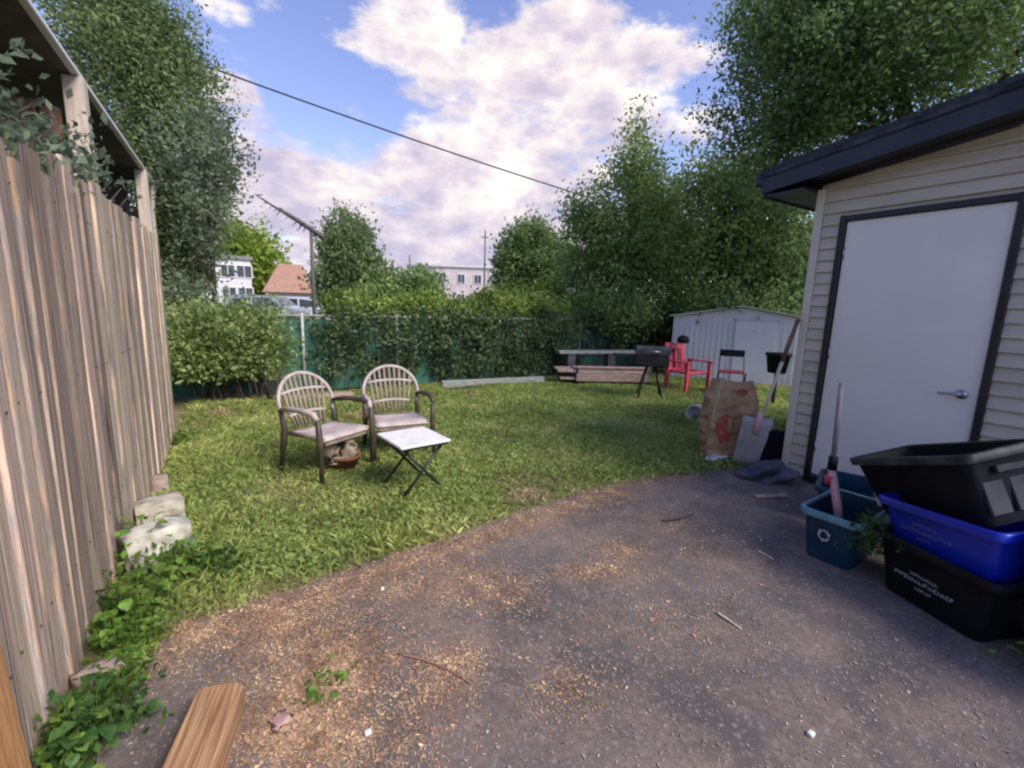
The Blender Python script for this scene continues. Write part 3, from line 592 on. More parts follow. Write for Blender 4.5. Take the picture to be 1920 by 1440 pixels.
tree('broad_bush', 'low green bush between the poplar and the cream warehouse', 'bush', (at(760, 560, 17).x, at(760, 560, 17).y, 0),
     [B(755, 545, 17, 50, 35, 2600), B(800, 545, 17, 35, 35, 1600), B(700, 565, 16.5, 50, 25, 1400)], LV['tree_m'], .15, 22, .16, .05, 0, crown='foliage')
tree('bright_bush', 'yellow green bush spreading under the pink apartment block', 'bush', (at(960, 570, 12).x, at(960, 570, 12).y, 0),
     [B(970, 575, 12, 60, 28, 3000), B(1020, 565, 12, 40, 35, 2000), B(900, 590, 12, 50, 18, 1400), B(850, 590, 12, 60, 16, 1500), B(1060, 580, 12, 40, 25, 1500)], LV['bright'], .12, 22, .12, .04, 0, crown='foliage')
tree('dark_round_tree', 'dark dense round topped tree behind the bright bush', 'tree', (at(990, 560, 20).x, at(990, 560, 20).y, 0),
     [B(985, 490, 20, 52, 62, 6500), B(1035, 500, 20, 48, 60, 4500), B(965, 530, 20, 35, 45, 2500), B(1000, 440, 20, 35, 28, 1600)], LV['tree_d'], .17, 24, .2, .2, 3)
tree('maple_tree', 'tall mid green tree with a pointed wispy top behind the lumber pile', 'tree', (at(1175, 620, 11.5).x, at(1175, 620, 11.5).y, 0),
     [B(1180, 450, 11.5, 90, 110, 9500), B(1110, 500, 11.5, 62, 95, 5500), B(1240, 480, 11.5, 85, 120, 7500), B(1195, 320, 11.5, 42, 65, 2300), B(1192, 235, 11.5, 16, 45, 260), B(1090, 400, 11.5, 36, 36, 1100), B(1150, 580, 10.8, 80, 50, 4200), B(1225, 400, 11.5, 45, 50, 1900), B(1120, 360, 11.5, 20, 25, 250)],
     LV['tree_m'], .095, 38, .17, .2, 7)
tree('elm_tree', 'broad dark green tree filling the gap above the low metal shed', 'tree', (at(1370, 620, 12.5).x, at(1370, 620, 12.5).y, 0),
     [B(1340, 430, 12.5, 110, 120, 9500), B(1430, 460, 12.5, 95, 110, 8500), B(1310, 350, 12.5, 40, 30, 800), B(1380, 560, 12, 130, 45, 6000), B(1480, 520, 12.5, 60, 80, 4200), B(1400, 340, 12.5, 60, 50, 2000), B(1280, 590, 11.6, 50, 40, 2400)],
     LV['tree_d'], .11, 38, .18, .22, 7)
tree('overhanging_tree', 'big tree whose branches hang over the dark shed roof', 'tree', (at(1750, 600, 10.5).x, at(1750, 600, 10.5).y, 0),
     [B(1660, 90, 9.5, 180, 110, 15000), B(1510, 130, 9.2, 95, 110, 8000), B(1480, 20, 9.2, 70, 60, 3800), B(1850, 60, 9.5, 160, 110, 10000), B(1580, 0, 9.5, 140, 70, 6500), B(1430, 265, 9.2, 55, 35, 1500), B(1520, 240, 9.3, 75, 45, 3200), B(1350, 220, 9.2, 36, 26, 420), B(1750, -60, 9.5, 250, 90, 6500), B(1425, 320, 9.6, 36, 24, 500), B(1410, 130, 9.2, 28, 50, 600), B(1400, 30, 9.2, 24, 40, 350)],
     LV['tree_o'], .078, 38, .17, .22, 8)
# vines and hedge on the screened fence
def vine(label, x0, x1, n, zlo, zhi, yo, mat, leaf, name='climbing_vine', cat='vine'):
    t = thing(name, label, cat, ((x0+x1)/2, GY+yo, 0)); m = max(1, n//24)
    cx = RNG.uniform(x0, x1, m); cz = RNG.uniform(zlo, zhi, m)+.06*np.sin(cx*5); cy = GY+yo+.07*RNG.normal(size=m)
    k = RNG.poisson(24, m); ix = np.repeat(np.arange(m), k); P = np.c_[cx, cy, cz][ix]+RNG.normal(size=(len(ix), 3))*np.array([.09, .05, .09]); P = P[P[:, 2] > .04]
    link('foliage', leaf_mesh(P-np.array([(x0+x1)/2, GY+yo, 0]), leaf, 'foliage', droop=.5), mat, t)
    s = MB()
    for q in range(int((x1-x0)*4)):
        xx = random.uniform(x0, x1)-(x0+x1)/2; s.tube([(xx, 0, 0), (xx+random.uniform(-.1, .1), random.uniform(-.03, .03), .5), (xx+random.uniform(-.2, .2), 0, zhi)], [.012, .009, .005], 5)
    s.build('stems', MT['bark'], t)['kind'] = 'stuff'
    return t
vine('dark vine thinly draping the middle of the green screen', 1.0, 3.3, 3300, .3, 1.27, -.07, LV['vine'], .08)
vine('thick dark vine covering the right half of the green screen', 3.0, 6.0, 6800, .12, 1.30, -.12, LV['vine'], .085)
vine('sparse vine on the green screen behind the lumber pile', 6.0, 9.5, 3800, .6, 1.4, -.05, LV['vine'], .085)
vine('bright green hedge top growing over the middle of the screened fence', 1.3, 3.9, 8500, 1.10, 1.50, .12, LV['hedge'], .075, 'hedge', 'hedge')
vine('yellow green hedge top spilling over the right half of the screened fence', 3.9, 6.8, 12000, 1.02, 1.60, .12, LV['hedge'], .08, 'hedge', 'hedge')
vine('low green growth poking above the left end of the screened fence', -1.6, 1.0, 4200, 1.0, 1.22, .2, LV['bush'], .07, 'hedge', 'hedge')
vine('leafy vine spilling over the top of the near weathered fence', 0, .1, 20, .2, .4, .5, LV['vine'], .05) if False else None
tv = thing('climbing_vine', 'silvery vine tangled along the top of the weathered board fence', 'vine', (-.72, 3.0, 0))
P = np.c_[RNG.normal(size=1300)*.09-.74, RNG.uniform(1.9, 3.9, 1300), 1.99+np.abs(RNG.normal(size=1300))*.13]; P[:, 2] += .12*np.sin(P[:, 1]*4)
link('foliage', leaf_mesh(P-np.array([-.72, 3.0, 0]), .05, 'foliage'), LV['bluegreen'], tv)
s = MB()
for k in range(9): y_ = -1.0+k*.3; s.tube([(-.05, y_, .0), (-.06, y_+.2, 1.2), (0, y_+.35, 2.1), (.04, y_+.6, 2.25)], [.012, .010, .008, .004], 5)
s.build('stems', MT['bark'], tv)['kind'] = 'stuff'
tl = thing('far_treeline', 'distant band of trees along the horizon', 'trees', (0, 0, 0)); tl['kind'] = 'stuff'
del tl['category']
bl = []
for k in range(40):
    a = rad(-35+k*3.6); D = 85+10*random.random(); bl.append(((D*math.sin(a), D*math.cos(a), 1.6), (4.5, 4.5, 2.6+random.random()), 330))
bpy.data.objects.remove(tl)
P = clump_pts(bl, 20, .6); tag(link('far_woodland', leaf_mesh(P[P[:, 2] > 0], 1.1, 'far_woodland'), LV['tree_m']), 'distant band of trees along the horizon', 'trees', kind='stuff')

# ------------------------------------------------------------------ weeds with separate leaves
def leaf_one(n=5):
    V = [(0, 0, 0)]; F = []
    W_ = [0, .34, .46, .36, .18, 0]; X_ = [0, .18, .42, .68, .86, 1.0]; Z_ = [0, .06, .08, .05, -.02, -.1]
    V = []
    for i in range(6): V += [(X_[i], -W_[i], Z_[i]+W_[i]*.25), (X_[i], 0, Z_[i]), (X_[i], W_[i], Z_[i]+W_[i]*.25)]
    for i in range(5): a = i*3; F += [(a, a+3, a+4, a+1), (a+1, a+4, a+5, a+2)]
    return mesh_from(V, F, 'leaf', True)
LM = {k: leaf_one() for k in ('weed', 'weedd')}
for k in LM: LM[k].materials.append(pm('broad_leaf_'+k, (.09, .19, .03) if k == 'weed' else (.04, .10, .025), (.22, .36, .06) if k == 'weed' else (.10, .20, .045), 3, .5, objrand=.3, transl=.35, spec=.35))
def weed(label, p, r, h, nl, size, kind='weed', nfill=300):
    p = Vector(p); t = thing('leafy_weed', label, 'weed', p, 0, 'broad leafed weeds along the board fence' if p.x < 0 else None); s = MB()
    for k in range(nl):
        a = random.random()*2*math.pi; q = Vector((math.cos(a)*r*random.random()**.5, math.sin(a)*r*random.random()**.5, h*random.uniform(.25, 1)))
        if p.x+q.x < FX+.05: q.x = FX+.05-p.x+random.random()*.08
        if k % 2 == 0: s.tube([(q.x*.3, q.y*.3, 0), (q.x*.8, q.y*.8, q.z*.6), q], [.004, .003, .002], 4)
        sz = size*random.uniform(.6, 1.25); link('leaf', LM[kind], None, t, q, (random.uniform(-.5, .5), random.uniform(-.35, .6), a+random.uniform(-.6, .6)), (sz, sz, sz))
    s.build('stem', pm('weed_stem', (.06, .12, .03)) if 'weed_stem' not in bpy.data.materials else bpy.data.materials['weed_stem'], t)
    P = clump_pts([((0, 0, h*.3), (r, r, h*.45), nfill)], 14, .04); P[:, 0] = np.maximum(P[:, 0], FX+.04-p.x); P = P[P[:, 2] > .0]
    f = link('foliage', leaf_mesh(P, size*.75, 'foliage'), LV[kind], t); f['kind'] = 'stuff'
    return t
weed('bright leafy weed in front of the pale concrete block', gnd(330, 1085), .17, .20, 38, .055)
weed('tall leafy weed against the fence left of the pale concrete block', gnd(262, 1075), .15, .30, 30, .05)
weed('yellow green weed clump by the fence just nearer than the concrete block', gnd(250, 1165), .16, .22, 40, .055)
weed('leafy weed between the concrete block and the pinkish stone', gnd(235, 1225), .11, .16, 26, .045)
weed('dark green weed bunch at the near foot of the fence', gnd(170, 1400), .16, .20, 46, .045, 'weedd', 500)
weed('light weed sprouting beside the pinkish stone', gnd(225, 1290), .08, .10, 20, .04)
weed('dark bushy weed on the lawn edge right of the concrete block', gnd(405, 1075), .14, .10, 24, .04, 'weedd', 500)
weed('weed growing at the far foot of the board fence', gnd(330, 840), .18, .14, 24, .05)
weed('lowest weed at the bottom left corner of the picture', gnd(105, 1438), .11, .16, 24, .045)
weed('small weed tuft growing through the asphalt', gnd(615, 1300), .06, .05, 20, .03, 'weed', 120)
# ------------------------------------------------------------------ stones and blocks
def rock(name, label, cat, p, s, mat, rz=0, jag=.10, seg=3, grp=None):
    bm = bmesh.new(); bmesh.ops.create_cube(bm, size=1); bmesh.ops.subdivide_edges(bm, edges=bm.edges[:], cuts=seg, use_grid_fill=True)
    for v in bm.verts:
        q = v.co.copy(); l = q.length; v.co = q*(1-.22*max(0, l-.55)) + Vector([random.uniform(-jag, jag)*.35 for _ in range(3)])
        v.co = Vector((v.co.x*s[0], v.co.y*s[1], (v.co.z+.42)*s[2]))
    me = bpy.data.meshes.new(name); bm.to_mesh(me); bm.free()
    for q in me.polygons: q.use_smooth = True
    o = link(name, me, mat, None, p, (0, 0, rz)); return tag(o, label, cat, grp)
rock('concrete_block', 'pale cream concrete block leaning in weeds beside the fence', 'block', gnd(298, 1075)+Vector((0, .05, 0)), (.29, .19, .27), MT['concrete'], .35)
rock('concrete_lump', 'smaller mottled concrete lump behind the pale cream block', 'block', gnd(310, 995)+Vector((-.02, .03, 0)), (.24, .22, .22), MT['concrete2'], .2)
rock('stone', 'pinkish stone at the foot of the fence among the weeds', 'stone', gnd(188, 1290), (.13, .11, .09), MT['stone'], .6)
rock('stone', 'narrow grey brown stone at the far foot of the fence', 'stone', gnd(302, 925), (.10, .16, .14), MT['stone'], .1)
rock('pink_wrapper', 'crumpled pink scrap lying on the asphalt near the timber end', 'litter', gnd(527, 1368)+Vector((0, 0, .028)), (.06, .05, .018), MT['pinkfl'], .5, .55)
rock('pale_pebble', 'white pebble on the asphalt below the leafy weed tuft', 'pebble', gnd(690, 1390)+Vector((0, 0, .028)), (.022, .018, .014), MT['white'])
rock('pale_pebble', 'white pebble on the asphalt at the lower right', 'pebble', gnd(1518, 1392)+Vector((0, 0, .028)), (.024, .018, .014), MT['white'])
rock('pale_pebble', 'small white pebble on the asphalt just below the lawn edge', 'pebble', gnd(717, 1115)+Vector((0, 0, .028)), (.018, .016, .012), MT['white'])
# timber end
te = thing('timber', 'orange brown timber end lying on the asphalt at the bottom edge', 'timber', gnd(422, 1325)+Vector((-.0, -.02, .028)), 0)
dvec = (gnd(385, 1440)-gnd(425, 1330)); an = math.atan2(dvec.y, dvec.x)
bm = MB(); V = [(0, -.075), (0, .04), (.025, .075), (1.1, .075), (1.1, -.075)]
bm.add([(x, y, 0) for x, y in V]+[(x, y, .085) for x, y in V], [(4, 3, 2, 1, 0)[::-1][::-1], (5, 6, 7, 8, 9)]+[(i, (i+1) % 5, (i+1) % 5+5, i+5) for i in range(5)])
MTo = pm('orange_grain', (.24, .12, .055), (.54, .33, .18), 6, .8, .4, 20, stretch=(.6, 12, 12), spec=.3)
b_ = bm.build('beam', MTo, te, rot=(0, 0, an))
mo = b_.modifiers.new('bevel', 'BEVEL'); mo.width = .006; mo.segments = 2
def stick(label, a, b, r, mat=None, bend=.03, z=.034):
    a, b = gnd(*a)+Vector((0, 0, z)), gnd(*b)+Vector((0, 0, z)); m = (a+b)/2+Vector((bend, bend, .004)); c = a.copy()
    o = MB().tube([p-c for p in bez(a, m, b, 8)], [r*(1-.06*i) for i in range(9)], 6).build('stick', mat or MT['bark'], None, True, loc=c); return tag(o, label, 'stick')
stick('long thin reddish twig lying across the leaf litter', (745, 1240), (885, 1298), .0045, pm('red_twig', (.25, .12, .09), (.36, .20, .15)))
stick('short pale stick on the bare asphalt to the right', (1342, 1160), (1388, 1192), .007, MT['stick'], .0)
stick('curled dark twig on the asphalt near the crumpled tarp', (1240, 985), (1300, 972), .008, MT['bark'], -.04)
stick('pale splinter of wood on the asphalt in front of the teal bin', (1418, 1042), (1448, 1058), .005, MT['stick'], 0)
# ------------------------------------------------------------------ patio chairs
def patio_chair(label, p, rz, tilt=0):
    t = thing('patio_chair', label, 'chair', p, rz, 'round backed resin patio chairs on the lawn')     # faces local -Y
    def bk(u, z): return (u, .18+.28*(z-.36)+.07*(1-(u/.27)**2)*.5, z)
    rim = []; n_ = 22
    for i in range(n_+1):
        a = math.pi*(-.12+1.24*i/n_); rim.append(bk(.265*math.cos(a), .575+.235*math.sin(a) if math.sin(a) > 0 else .575+.235*math.sin(a)*1.3))
    br = MB().tube(rim, .0165, 8).build('backrest', MT['resin'], t, True)
    for k in range(9):
        u = -.2+.05*k; zt = .575+.235*math.sqrt(max(0, 1-(u/.265)**2)); ub = u*.72
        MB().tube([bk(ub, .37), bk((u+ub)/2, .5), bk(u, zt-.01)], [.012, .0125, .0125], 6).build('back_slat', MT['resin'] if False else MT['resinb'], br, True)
    for zz, hw in ((.47, .185), (.66, .22)):
        MB().tube([bk(-hw, zz), bk(-hw/2, zz+.012), bk(0, zz+.016), bk(hw/2, zz+.012), bk(hw, zz)], .014, 6).build('back_band', MT['resin'], br, True)
    # seat: dished slab with a rolled front lip
    V = []; F = []; nx_, ny_ = 10, 8
    for lay in (0, 1):
        for j in range(ny_+1):
            for i in range(nx_+1):
                u = -1+2*i/nx_; w = j/ny_; hw = .235-.03*w; y_ = -.24+.44*w; z_ = .385-.025*math.sin(w*2.6)*(1-.5*u*u)-(.035*(1-w*5)**2 if w < .2 else 0)-.02*w
                V.append((u*hw, y_, z_-lay*.018))
    K = (nx_+1)*(ny_+1)
    for j in range(ny_):
        for i in range(nx_):
            a = j*(nx_+1)+i; F.append((a, a+1, a+nx_+2, a+nx_+1)); F.append((K+a, K+a+nx_+1, K+a+nx_+2, K+a+1))
    for i in range(nx_): F.append((i, i+K, i+1+K, i+1)); a = ny_*(nx_+1)+i; F.append((a, a+1, a+1+K, a+K))
    for j in range(ny_): a = j*(nx_+1); F.append((a, a+nx_+1, a+nx_+1+K, a+K)); a += nx_; F.append((a, a+K, a+nx_+1+K, a+nx_+1))
    MB().add(V, F).build('seat', MT['resin'], t, True)
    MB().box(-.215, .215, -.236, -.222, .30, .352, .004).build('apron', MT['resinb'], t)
    for s in (-1, 1):
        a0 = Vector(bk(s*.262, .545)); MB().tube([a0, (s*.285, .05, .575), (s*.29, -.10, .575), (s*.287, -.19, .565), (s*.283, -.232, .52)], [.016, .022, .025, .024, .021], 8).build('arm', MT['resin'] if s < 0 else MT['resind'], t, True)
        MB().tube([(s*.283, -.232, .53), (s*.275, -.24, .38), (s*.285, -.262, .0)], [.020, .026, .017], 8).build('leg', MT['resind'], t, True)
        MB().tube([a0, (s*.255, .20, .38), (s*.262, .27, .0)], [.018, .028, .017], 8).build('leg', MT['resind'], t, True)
        MB().tube([(s*.235, -.235, .355), (s*.23, .19, .345)], .016, 6).build('side_rail', MT['resinb'], t, True)
    return t
patio_chair('left resin patio chair with a crumpled bag under its seat', (.62, 4.02, .014), rad(31))
patio_chair('right resin patio chair standing behind the small white folding table', (1.27, 4.17, .014), rad(-4))
# things under the left chair
def blob(name, label, cat, p, s, mat, amp=.18, rz=0, sub=3, seed=0):
    bm = bmesh.new(); bmesh.ops.create_icosphere(bm, subdivisions=sub, radius=1); rn = random.Random(seed)
    ph = [(Vector((rn.uniform(-1, 1), rn.uniform(-1, 1), rn.uniform(-1, 1))).normalized(), rn.uniform(2, 7), rn.uniform(0, 6)) for _ in range(12)]
    for v in bm.verts:
        d = sum(math.sin(v.co.dot(a)*f_+o_) for a, f_, o_ in ph)/6; v.co *= 1+amp*d
        z = v.co.z; v.co = Vector((v.co.x*s[0], v.co.y*s[1], max(z, -.55)*s[2]+.55*s[2]))
    me = bpy.data.meshes.new(name); bm.to_mesh(me); bm.free(); o = link(name, me, mat, None, p, (0, 0, rz)); return tag(o, label, cat)
cb = blob('crumpled_bag', 'crumpled beige bag with dark blotches under the left patio chair', 'bag', (.71, 3.93, .10), (.11, .09, .14), MT['bagblot'], .62, seed=3, sub=5)
fp = thing('flower_pot', 'dark terracotta pot on the grass under the crumpled beige bag', 'pot', (.74, 3.95, .014)); MB().lathe([(0, 0), (.09, 0), (.125, .11), (.135, .11), (.135, .135), (.115, .135), (.10, .06), (0, .05)], 16).build('pot', MT['terra'], fp, True)
# folding table
ft = thing('folding_table', 'small white square folding table with dark crossed legs in front of the chairs', 'table', (1.125, 3.28, .014), rad(7))
tp = MB().box(-.205, .205, -.225, .225, .405, .428).build('tabletop', MT['whitep'], ft); bv = tp.modifiers.new('bevel', 'BEVEL'); bv.width = .022; bv.segments = 3; bv.limit_method = 'ANGLE'
MB().box(-.19, .19, -.21, .21, .390, .4045).build('top_frame', MT['black'], ft)
for yy in (-.17, .17):
    MB().tube([(-.19, yy, 0), (.16, yy, .392)], .0115, 8).build('leg', MT['black'], ft, True); MB().tube([(.19, yy+.024, 0), (-.16, yy+.024, .392)], .0115, 8).build('leg', MT['black'], ft, True)
for sx in (-.19, .19): MB().tube([(sx, -.17, .02), (sx, .17, .02)], .009, 6).build('foot_bar', MT['black'], ft, True)
# ------------------------------------------------------------------ lumber along the back fence
def plankthing(label, a, b, w, h, mat, z=.014, name='timber_plank', cat='plank', grp=None):
    a, b = Vector(a), Vector(b); d = b-a; o = thing(name, label, cat, (a.x, a.y, 0), math.atan2(d.y, d.x), grp)
    MB().box(0, d.length, -w/2, w/2, z, z+h, .006).build('board', mat, o); return o
plankthing('long pale timber lying along the foot of the dark vine', (3.0, 7.25), (5.0, 7.05), .10, .13, MT['lumberg'])
plankthing('dark thin board on the lawn nearer than the long pale timber', (3.0, 7.0), (3.9, 6.95), .1, .04, MT['bark'])
plankthing('pale low slab of wood on the ground right of the left shrub', (.55, 7.2), (1.5, 7.2), .22, .05, MT['lumber'])
lp_ = thing('lumber_pile', 'pile of old pinkish boards stacked on the grass by the back fence', 'lumber', (5.45, 6.62, 0), math.atan2(6.02-6.62, 6.66-5.45))
for k, (x0, x1, y0, y1, z0, z1, mt) in enumerate([(.0, 1.4, -.05, .02, .10, .24, 'lumber'), (.03, 1.36, -.035, .02, .245, .335, 'lumber'), (-.02, 1.42, .03, .35, .30, .345, 'lumber'), (.05, 1.3, .37, .65, .12, .30, 'lumber'), (-.35, .0, -.0, .5, .26, .31, 'lumber'), (-.3, .02, .0, .4, .12, .16, 'lumber'), (.0, 1.38, -.06, .03, .345, .385, 'lumber')]):
    MB().box(x0, x1, y0, y1, z0, z1, .006).build('board', MT[mt], lp_)
for xx in (.15, .75, 1.25): MB().box(xx, xx+.09, -.03, .6, 0.0, .099).build('bearer', MT['bark'], lp_)
tb = thing('long_bench', 'long grey board set on dark blocks behind the lumber pile', 'bench', (5.6, 7.28, 0), rad(-14))
MB().box(-.1, 2.2, -.12, .14, .55, .61, .006).build('board', MT['lumberg'], tb)
for xx in (.1, 1.0, 1.9): MB().box(xx, xx+.16, -.09, .11, 0, .548).build('block', MT['darkroof'], tb)
# grill on splayed legs
gr = thing('charcoal_grill', 'black box grill on splayed legs left of the red chair', 'grill', (5.78, 5.12, .014), rad(-42))
gb = MB(); gb.box(-.26, .26, -.17, .17, .55, .74, .02); gb.build('fire_box', MT['black'], gr)
lid = MB(); pr = [(-.26, 0), (-.25, .09), (-.19, .14), (.19, .14), (.25, .09), (.26, 0)]; nn = 6
lid.add([(-.26, y_, .742+z_*.9) for y_, z_ in [(q[0]*.66, q[1]) for q in pr]]+[(.26, y_, .742+z_*.9) for y_, z_ in [(q[0]*.66, q[1]) for q in pr]], [tuple(range(5, -1, -1)), tuple(range(6, 12))]+[(i, i+1, i+7, i+6) for i in range(5)]+[(0, 6, 11, 5)])
lo = lid.build('lid', MT['blkrim'], gr); MB().tube([(-.1, -.185, .79), (-.1, -.22, .80), (.1, -.22, .80), (.1, -.185, .79)], .009, 6).build('handle', MT['steel'], lo, True)
for sx in (-1, 1):
    for sy in (-1, 1): MB().tube([(sx*.06, sy*.06, .56), (sx*.20, sy*.17, 0)], .015, 6).build('leg', MT['black'], gr, True)
MB().box(-.62, -.262, -.14, .14, .70, .72).build('side_shelf', MT['black'], gr)
# red plastic chair
rc = thing('red_chair', 'red plastic garden chair with slotted back in front of the metal shed', 'chair', (7.1, 5.45, .014), rad(-5))
def tq(p): return Vector(p)
fb = MB()
for (x0, x1, z0, z1) in ((-.25, -.13, .34, .90), (.13, .25, .34, .90), (-.129, .129, .78, .90), (-.129, .129, .34, .42), (-.02, .02, .42, .78)): fb.box(x0, x1, .17, .21, z0, z1, .01)
Mb = Matrix.Rotation(rad(-10), 4, 'X'); fb.build('backrest', MT['red'], rc, M=Mb)
MB().box(-.128, .128, .212, .222, .40, .80).build('back_insert', MT['redd'], rc, M=Mb)
st = MB(); st.box(-.25, .25, -.28, .22, .33, .375, .012); st.build('seat', MT['red'], rc); MB().box(-.14, .14, -.2, .12, .377, .381).build('seat_slot', MT['redd'], rc)
for s in (-1, 1):
    MB().box(s*.29-.035, s*.29+.035, -.32, .24, .53, .56, .008).build('arm', MT['red'], rc)
    MB().box(s*.275-.025, s*.275+.025, -.30, -.24, 0, .53, .006).build('leg', MT['red'], rc); MB().box(s*.275-.025, s*.275+.025, .16, .24, 0, .53, .006).build('leg', MT['red'], rc)
blob('black_helmet', 'small black helmet resting on top of the red chair back', 'helmet', (7.12, 5.60, .87), (.12, .10, .10), MT['blk'], .15, seed=5)
# black folding chair
fc = thing('folding_chair', 'black folding chair with slim metal frame right of the red chair', 'chair', (7.35, 4.72, .014), rad(-52))
for s in (-1, 1):
    MB().tube([(s*.20, -.22, 0), (s*.20, .05, .45), (s*.19, .20, .74), (s*.17, .215, .80)], .012, 6).build('leg', MT['black'], fc, True); MB().tube([(s*.215, .26, 0), (s*.215, -.16, .43)], .012, 6).build('leg', MT['black'], fc, True)
MB().box(-.20, .20, .165, .195, .68, .80, .01).build('backrest', MT['blk'], fc); MB().box(-.20, .20, -.19, .17, .42, .445, .008).build('seat', MT['redd'], fc)
# white bucket on its side
bk_ = thing('white_bucket', 'white bucket lying on its side left of the brown paper bag', 'bucket', (5.35, 3.85, .13), 0)
bm_ = MB(); bm_.lathe([(0, 0), (.085, 0), (.105, .24), (.115, .24), (.115, .26), (.100, .26), (.08, .02), (0, .02)], 18); bm_.build('body', MT['white'], bk_, True, M=Matrix.Rotation(rad(25), 4, 'Z') @ Matrix.Rotation(rad(-90), 4, 'Y')); 
MB().tube(bez((0, -.1, .0), (-.25, -.15, -.16), (-.2, .1, -.1), 8), .004, 5).build('bail_handle', MT['steel'], bk_, True)
# ------------------------------------------------------------------ paper yard bag, stick, shovel
pb = thing('paper_yard_bag', 'tall brown paper yard bag with red print by the shed corner', 'bag', (4.13, 2.66, .014), rad(-36))
V = []; F = []; lv = 14; ring = []
rn = random.Random(4)
base_ = [(-.195, -.14), (-.07, -.15), (.07, -.15), (.195, -.14), (.20, 0), (.195, .14), (.07, .15), (-.07, .15), (-.195, .14), (-.20, 0)]
for j in range(lv+1):
    w = j/lv; z_ = .77*w; sc_ = 1+.12*math.sin(w*3.1)-.12*(w > .8)*(w-.8)*6; dx = .03*w
    for i, (x_, y_) in enumerate(base_): V.append((x_*sc_+dx+rn.uniform(-.016, .016), y_*sc_*(1-.25*w*w)+rn.uniform(-.014, .014), z_+rn.uniform(-.006, .006)+(.03*math.sin(i*1.9) if j == lv else 0)))
for j in range(lv):
    for i in range(10): F.append((j*10+i, j*10+(i+1) % 10, (j+1)*10+(i+1) % 10, (j+1)*10+i))
F.append(tuple(range(9, -1, -1))); F.append(tuple(lv*10+i for i in range(10)))
MB().add(V, F).build('bag_body', MT['kraft'], pb)
for (cx_, cz_, rx2, rz2) in ((-.06, .33, .08, .15), (.07, .70, .05, .03)):
    q = [(cx_+rx2*math.cos(a)*(1+.15*math.sin(3*a)), -.168, cz_+rz2*math.sin(a)) for a in [2*math.pi*k/16 for k in range(16)]]
    MB().add(q, [tuple(range(16))]).build('red_print', MT['redprint'], pb)
MB().add([(-.035, -.172, .30), (.01, -.172, .30), (.0, -.172, .44), (-.045, -.172, .44)], [(0, 1, 2, 3)]).build('print_centre', MT['kraft'], pb)
ws = thing('wooden_stake', 'slim pale wooden stake leaning on the left side of the paper bag', 'stake', (0, 0, 0))
a = gnd(1322, 842, .05); b = at(1354, 712, (Vector((4.18, 2.74)).length)-.12); b = at(1354, 712, 4.55); a = gnd(1320, 850, .02); ws.location = a; MB().tube([(0, 0, -.04), b-a], .013, 4).build('stake', MT['stick'], ws)
blob('white_plastic_bag', 'flattened white plastic bag at the foot of the paper yard bag', 'bag', gnd(1345, 868)+Vector((0, 0, .03)), (.10, .07, .04), MT['white'], .5, sub=4, seed=8)
# shovel: blade down, leaning on the corner
shv = thing('snow_shovel', 'grey bladed snow shovel with long yellowish handle leaning on the shed corner', 'shovel', (0, 0, 0))
p0 = gnd(1402, 880, .02); pm_ = at(1424, 785, math.hypot(4.02, 2.22)); pt_ = at(1497, 598, math.hypot(4.14, 2.12)); shv.location = p0
ax = (pm_-p0); side = Vector((.62, -.78, 0)); nrm = ax.cross(side).normalized(); V = []; F = []
for lay in (0, 1):
    for j in range(7):
        for i in range(9):
            u = -1+2*i/8; w = j/6; hw = .135-.012*w; V.append(side*u*hw+ax*w+nrm*((.05*u*u+(.012 if i % 2 else 0))*(1)+lay*.010)+nrm*(.05*(1-w)**2))
for j in range(6):
    for i in range(8): a = j*9+i; F += [(a, a+1, a+10, a+9), (63+a, 63+a+9, 63+a+10, 63+a+1)]
for i in range(8): F += [(i, i+63, i+64, i+1), (54+i, 54+i+1, 54+i+64, 54+i+63)]
MB().add(V, F).build('blade', MT['greyp'], shv, True)
hb_ = pt_-p0; mm = ax*.82; MB().tube([mm, mm.lerp(hb_, .62)], .016, 8).build('handle', MT['handle'], shv, True); MB().tube([mm.lerp(hb_, .62)+Vector((0, 0, .002)), hb_], .019, 8).build('grip', MT['handleb'], shv, True)
MB().tube([ax*.7, ax*1.12], .026, 8).build('socket', MT['pink'], shv, True)
ty = thing('black_board', 'black panel leaning on the shed corner behind the snow shovel', 'panel', (4.16, 2.20, .014), rad(-50)); MB().box(-.10, .12, .02, .05, 0, .40, .01).build('panel', MT['blk'], ty, rot=(rad(8), 0, 0))
bbk = thing('black_planter', 'black planter hanging in shadow beyond the shovel handle', 'planter', (0, 0, 0)); q = at(1457, 690, 8.2); bbk.location = (q.x, q.y, .0)
MB().lathe([(0, .55), (.13, .55), (.17, .82), (.19, .82), (.19, .86), (.15, .86), (.12, .6), (0, .6)], 14).build('pot', MT['blk'], bbk, True); MB().lathe([(.03, 0), (.03, .55)], 8).build('stand', MT['black'], bbk, True); MB().lathe([(0, 0), (.16, 0), (.16, .02), (0, .02)], 12).build('base', MT['black'], bbk, True)
blob('crumpled_tarp', 'crumpled blue grey tarp bundle on the ground at the shed corner', 'tarp', (3.88, 2.02, .03), (.17, .12, .10), MT['tarp'], .60, rz=rad(-40), sub=5, seed=12)
blob('rag', 'smaller pale grey rag on top of the blue grey tarp', 'rag', (3.95, 1.96, .11), (.12, .07, .035), MT['stone'], .3, rz=rad(-40), sub=3, seed=15)
plankthing('short pale offcut of wood lying below the crumpled tarp', tuple(gnd(1415, 940))[:2], tuple(gnd(1472, 938))[:2], .045, .02, MT['lumber'], z=.030)

